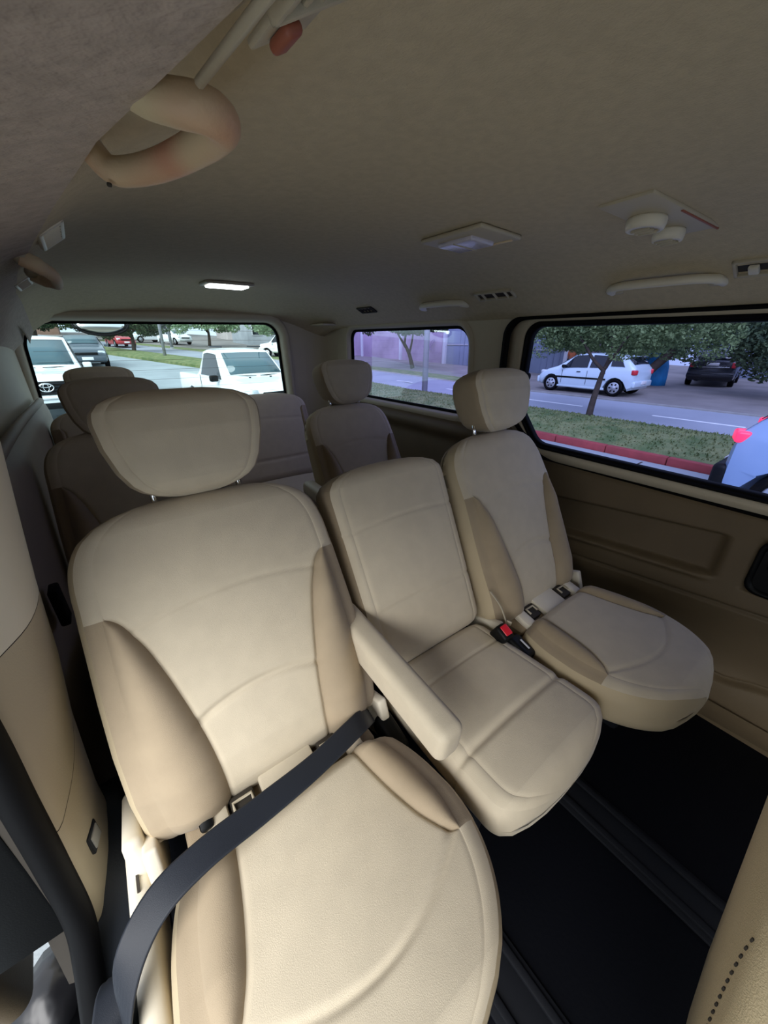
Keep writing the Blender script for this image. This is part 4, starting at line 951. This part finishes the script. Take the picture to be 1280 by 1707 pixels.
HS = [(-1.88, .40, .78, .80, .86, .80), (-1.84, .28, .92, .98, .94, .82), (-1.72, .22, .96, 1.12, .98, .80), (-1.42, .18, .95, 1.38, 1.0, .76), (-1.0, .18, .93, 1.43, 1.0, .76), (-.2, .18, .91, 1.46, 1.0, .77), (.35, .18, .89, 1.42, 1.0, .77), (1.1, .18, .87, .95, 1.0, .84), (1.5, .20, .78, .84, .97, .76), (1.78, .26, .64, .70, .90, .66), (1.90, .36, .52, .56, .80, .55)]
car('hatchback_car', 'pale blue five-door hatchback parked across the road, seen side-on behind the young tree', (16.2, 7.75, -.735), radians(90), HS, .83, P_SILV, (1.22, -1.28), .31,
    side_win=((-.92, -.26, .10, .90, -.88, -.30), (-.18, .82, .10, .90, -.18, .45), (-1.50, -1.02, .22, .86, -1.28, -.98)), shield=(.95, .42), rear_glass=(-1.48, -1.74), detail=hatch_detail)
def suv_detail(r, b):
    for sx in (-1, 1):
        box('tail_lamp', (-2.08, sx * .72, .92), (.10, .14, .22), M_TL, b, .02); box('door_mirror', (.75, sx * .95, 1.05), (.12, .18, .13), M_BLKPL, b, .03)
        box('door_gap', (-.1, sx * .868, .7), (.01, .012, .6), M_BLACK, b, 0)
    box('rear_bumper', (-2.14, 0, .50), (.16, 1.66, .22), P_DARK, b, .04, None, 3); box('chrome_strip', (-2.145, 0, .84), (.03, 1.2, .04), M_CHROME, b, .01)
    box('number_plate', (-2.14, 0, .96), (.02, .44, .12), M_WHITEPL, b, .003); box('headlamp', (2.0, 0, .7), (.1, 1.4, .15), M_HL, b, .03)
DS = [(-2.12, .40, .84, .88, .88, .82), (-2.05, .26, 1.0, 1.05, .96, .86), (-1.75, .24, 1.02, 1.10, 1.0, .82), (-1.15, .24, 1.0, 1.46, 1.0, .74), (-.2, .24, .98, 1.50, 1.0, .76), (.5, .24, .96, 1.46, 1.0, .76), (1.15, .24, .95, 1.02, 1.0, .86), (1.9, .26, .80, .86, .95, .80), (2.1, .4, .60, .66, .84, .7)]
car('dark_car', 'black saloon car parked nose-in to the building, seen from behind under the dark tree', (24.2, 5.75, -.735), radians(9), DS, .87, P_DARK, (1.35, -1.3), .33,
    side_win=((-1.2, -.3, .10, .88, -1.0, -.3), (-.2, .95, .10, .88, -.2, .55)), shield=(1.05, .55), rear_glass=(-1.70, -1.2), detail=suv_detail)
# large white vehicle at the left of the rear window, grille badge of crossed ovals
def oval(nm, a, b_, t, m, par, c, n=22, w_=None):
    pts = [(c[0], c[1] + a * cos(k * 2 * pi / n), c[2] + b_ * sin(k * 2 * pi / n)) for k in range(n)]
    return tube(nm, pts, t, m, par, 6, closed=True)
def toy_detail(r, b):
    g_ = box('grille', (2.50, 0, .84), (.08, 1.16, .30), M_BLKPL, b, .04, None, 3)
    for q in range(4): box('grille_bar', (2.545, 0, .73 + q * .07), (.02, 1.10, .014), M_GUNM, g_, .004)
    bg_ = oval('badge', .135, .092, .014, M_CHROME, b, (2.565, 0, .86)); oval('badge_oval', .05, .088, .010, M_CHROME, bg_, (2.57, 0, .86)); oval('badge_oval', .10, .036, .010, M_CHROME, bg_, (2.57, 0, .90))
    for sx in (-1, 1):
        box('headlamp', (2.36, sx * .72, .90), (.30, .30, .20), M_HL, b, .05, RZ(sx * -.3), 3); box('fog_lamp', (2.50, sx * .66, .46), (.06, .16, .10), M_HL, b, .03)
        box('door_mirror', (1.0, sx * 1.02, 1.25), (.14, .20, .18), P_WHITE, b, .04, None, 3)
        box('wiper', (1.30, sx * .34, 1.245), (.02, .55, .015), M_BLACK, b, .004, RZ(.15 * sx))
    box('front_bumper', (2.44, 0, .56), (.22, 1.70, .26), P_WHITE, b, .06, None, 3); box('lower_grille', (2.56, 0, .44), (.03, 1.1, .14), M_BLKPL, b, .02)
    box('bumper_trim', (2.56, 0, .60), (.03, .9, .035), M_CHROME, b, .01)
TS = [(-2.4, .5, 1.10, 1.14, .9, .85), (-2.3, .4, 1.2, 1.9, 1.0, .76), (-1.0, .38, 1.2, 1.98, 1.0, .78), (.3, .38, 1.18, 1.96, 1.0, .78), (.62, .38, 1.18, 1.90, 1.0, .78), (1.32, .38, 1.14, 1.20, 1.0, .88), (2.1, .38, 1.05, 1.12, .97, .82), (2.42, .42, .92, .98, .90, .74), (2.50, .5, .72, .76, .84, .7)]
car('white_utility_vehicle', 'large white vehicle with dark grille and oval badge at the left of the rear window', (-1.05, 14.6, -.70), radians(-86), TS, .93, P_WHITE, (1.6, -1.5), .38,
    side_win=((-.6, .2, .10, .88, -.55, .15), (.3, 1.15, .10, .88, .3, .65)), shield=(1.24, .66), detail=toy_detail, cat='car')
def pick_detail(r, b):
    for sx in (-1, 1):
        box('headlamp', (2.12, sx * .66, .80), (.26, .24, .18), M_HL, b, .05, RZ(sx * -.4), 3)
        box('door_mirror', (.78, sx * .98, 1.06), (.13, .20, .15), M_BLKPL, b, .04, None, 3); box('roof_bar', (.0, sx * .52, 1.765), (.8, .03, .03), M_GUNM, b, .01)
        box('wiper', (1.16, sx * .3 , 1.11), (.02, .5, .014), M_BLACK, b, .004, RZ(.15 * sx)); box('door_gap', (-.52, sx * .875, .8), (.01, .012, .55), M_BLACK, b, 0)
        box('wheel_arch_trim', (1.45, sx * .885, .72), (.78, .02, .04), M_BLKPL, b, .01); box('hood_washer', (1.30, sx * .28, 1.08), (.05, .05, .02), M_BLACK, b, .008)
    box('front_bumper', (2.22, 0, .5), (.18, 1.6, .26), P_WHITE, b, .06, None, 3); box('grille', (2.28, 0, .74), (.05, .9, .16), M_BLKPL, b, .03)
WS = [(-2.45, .42, .98, 1.0, .97, .93), (-2.40, .34, 1.02, 1.04, 1.0, .93), (-.92, .32, 1.02, 1.04, 1.0, .93), (-.80, .32, 1.03, 1.20, 1.0, .86), (-.56, .32, 1.03, 1.66, 1.0, .76), (-.2, .32, 1.03, 1.72, 1.0, .76), (.35, .32, 1.02, 1.70, 1.0, .76), (.50, .32, 1.02, 1.64, 1.0, .77), (1.18, .32, 1.0, 1.07, 1.0, .88), (1.9, .34, .90, .97, .97, .80), (2.15, .38, .76, .82, .92, .7), (2.26, .5, .62, .66, .84, .62)]
car('white_pickup_truck', 'white single-cab pickup truck facing us, right half of the rear window', (3.35, 11.2, -.75), radians(-84), WS, .88, P_WHITE, (1.45, -1.35), .34,
    side_win=((-.52, .88, .08, .86, -.42, .38),), shield=(1.10, .54), detail=pick_detail, cat='pickup truck')
def far_detail(paint):
    def f(r, b):
        for sx in (-1, 1): box('headlamp', (1.95, sx * .62, .72), (.20, .30, .15), M_HL, b, .04); box('tail_lamp', (-2.06, sx * .66, .9), (.08, .2, .2), M_TL, b, .02); box('door_mirror', (.8, sx * .96, 1.02), (.12, .16, .12), paint, b, .03)
        box('bumper', (2.08, 0, .45), (.14, 1.5, .24), paint, b, .05); box('number_plate', (2.16, 0, .45), (.02, .45, .13), M_WHITEPL, b, .003); box('grille', (2.10, 0, .66), (.06, .9, .12), M_BLKPL, b, .02)
    return f
FS = DS
def far(x, y, hd, paint, label, S=DS, sc=1.0, cat='car', nm='car'):
    r = car(nm, label, (x, y, gz(y) + .0), hd, S, .87, paint, (1.35, -1.3), .33, side_win=((-1.2, -.3, .10, .88, -1.0, -.3), (-.2, .95, .10, .88, -.2, .55)), shield=(1.05, .55), rear_glass=(-1.70, -1.2), detail=far_detail(paint), cat=cat)
    r.scale = (sc, sc, sc); return r
far(.1, 27.5, radians(-88), P_GREY, 'dark grey car facing us behind the large white vehicle', nm='grey_car', sc=1.05)
far(3.2, 46, radians(-80), P_RED, 'small distant red car in the middle distance of the rear window', nm='red_car', sc=.95)
far(8.6, 50, radians(-70), P_WHITE, 'distant white car left of the far median pole gap', nm='white_car')
far(6.6, 55, radians(205), P_WHITE, 'distant white car parked side-on under the pale trees', nm='white_car')
PS = [(-2.3, .4, 1.02, 1.04, .97, .93), (-.9, .34, 1.02, 1.04, 1.0, .93), (-.8, .34, 1.03, 1.62, 1.0, .78), (.5, .34, 1.03, 1.66, 1.0, .78), (1.15, .34, 1.0, 1.06, 1.0, .86), (1.9, .36, .9, .96, .96, .8), (2.1, .45, .65, .7, .86, .7)]
far(13.0, 30.0, radians(128), P_WHITE, 'distant white double-cab pickup at the right end of the rear window', S=PS, cat='pickup truck', nm='white_pickup_truck')
# passing car at the right edge of the side window
def pass_detail(r, b):
    for sx in (-1, 1): box('tail_lamp', (-1.84, sx * .66, .92), (.14, .26, .13), M_TLON, b, .03, RZ(sx * -.3), 3)
    box('rear_bumper', (-1.90, 0, .42), (.16, 1.56, .34), M_BLKPL, b, .06, None, 3); box('number_plate', (-1.985, 0, .5), (.02, .42, .11), M_WHITEPL, b, .003)
car('passing_car', 'pale blue car with lit red tail lamp, driving past at right edge of side window', (6.5, -.90, -.75), radians(-90), HS, .83, P_BLUE, (1.22, -1.28), .31,
    side_win=((-.92, -.26, .10, .90, -.88, -.30), (-.18, .82, .10, .90, -.18, .45)), shield=(.95, .42), rear_glass=(-1.48, -1.74), detail=pass_detail)
# opened sliding door standing outside, lower left
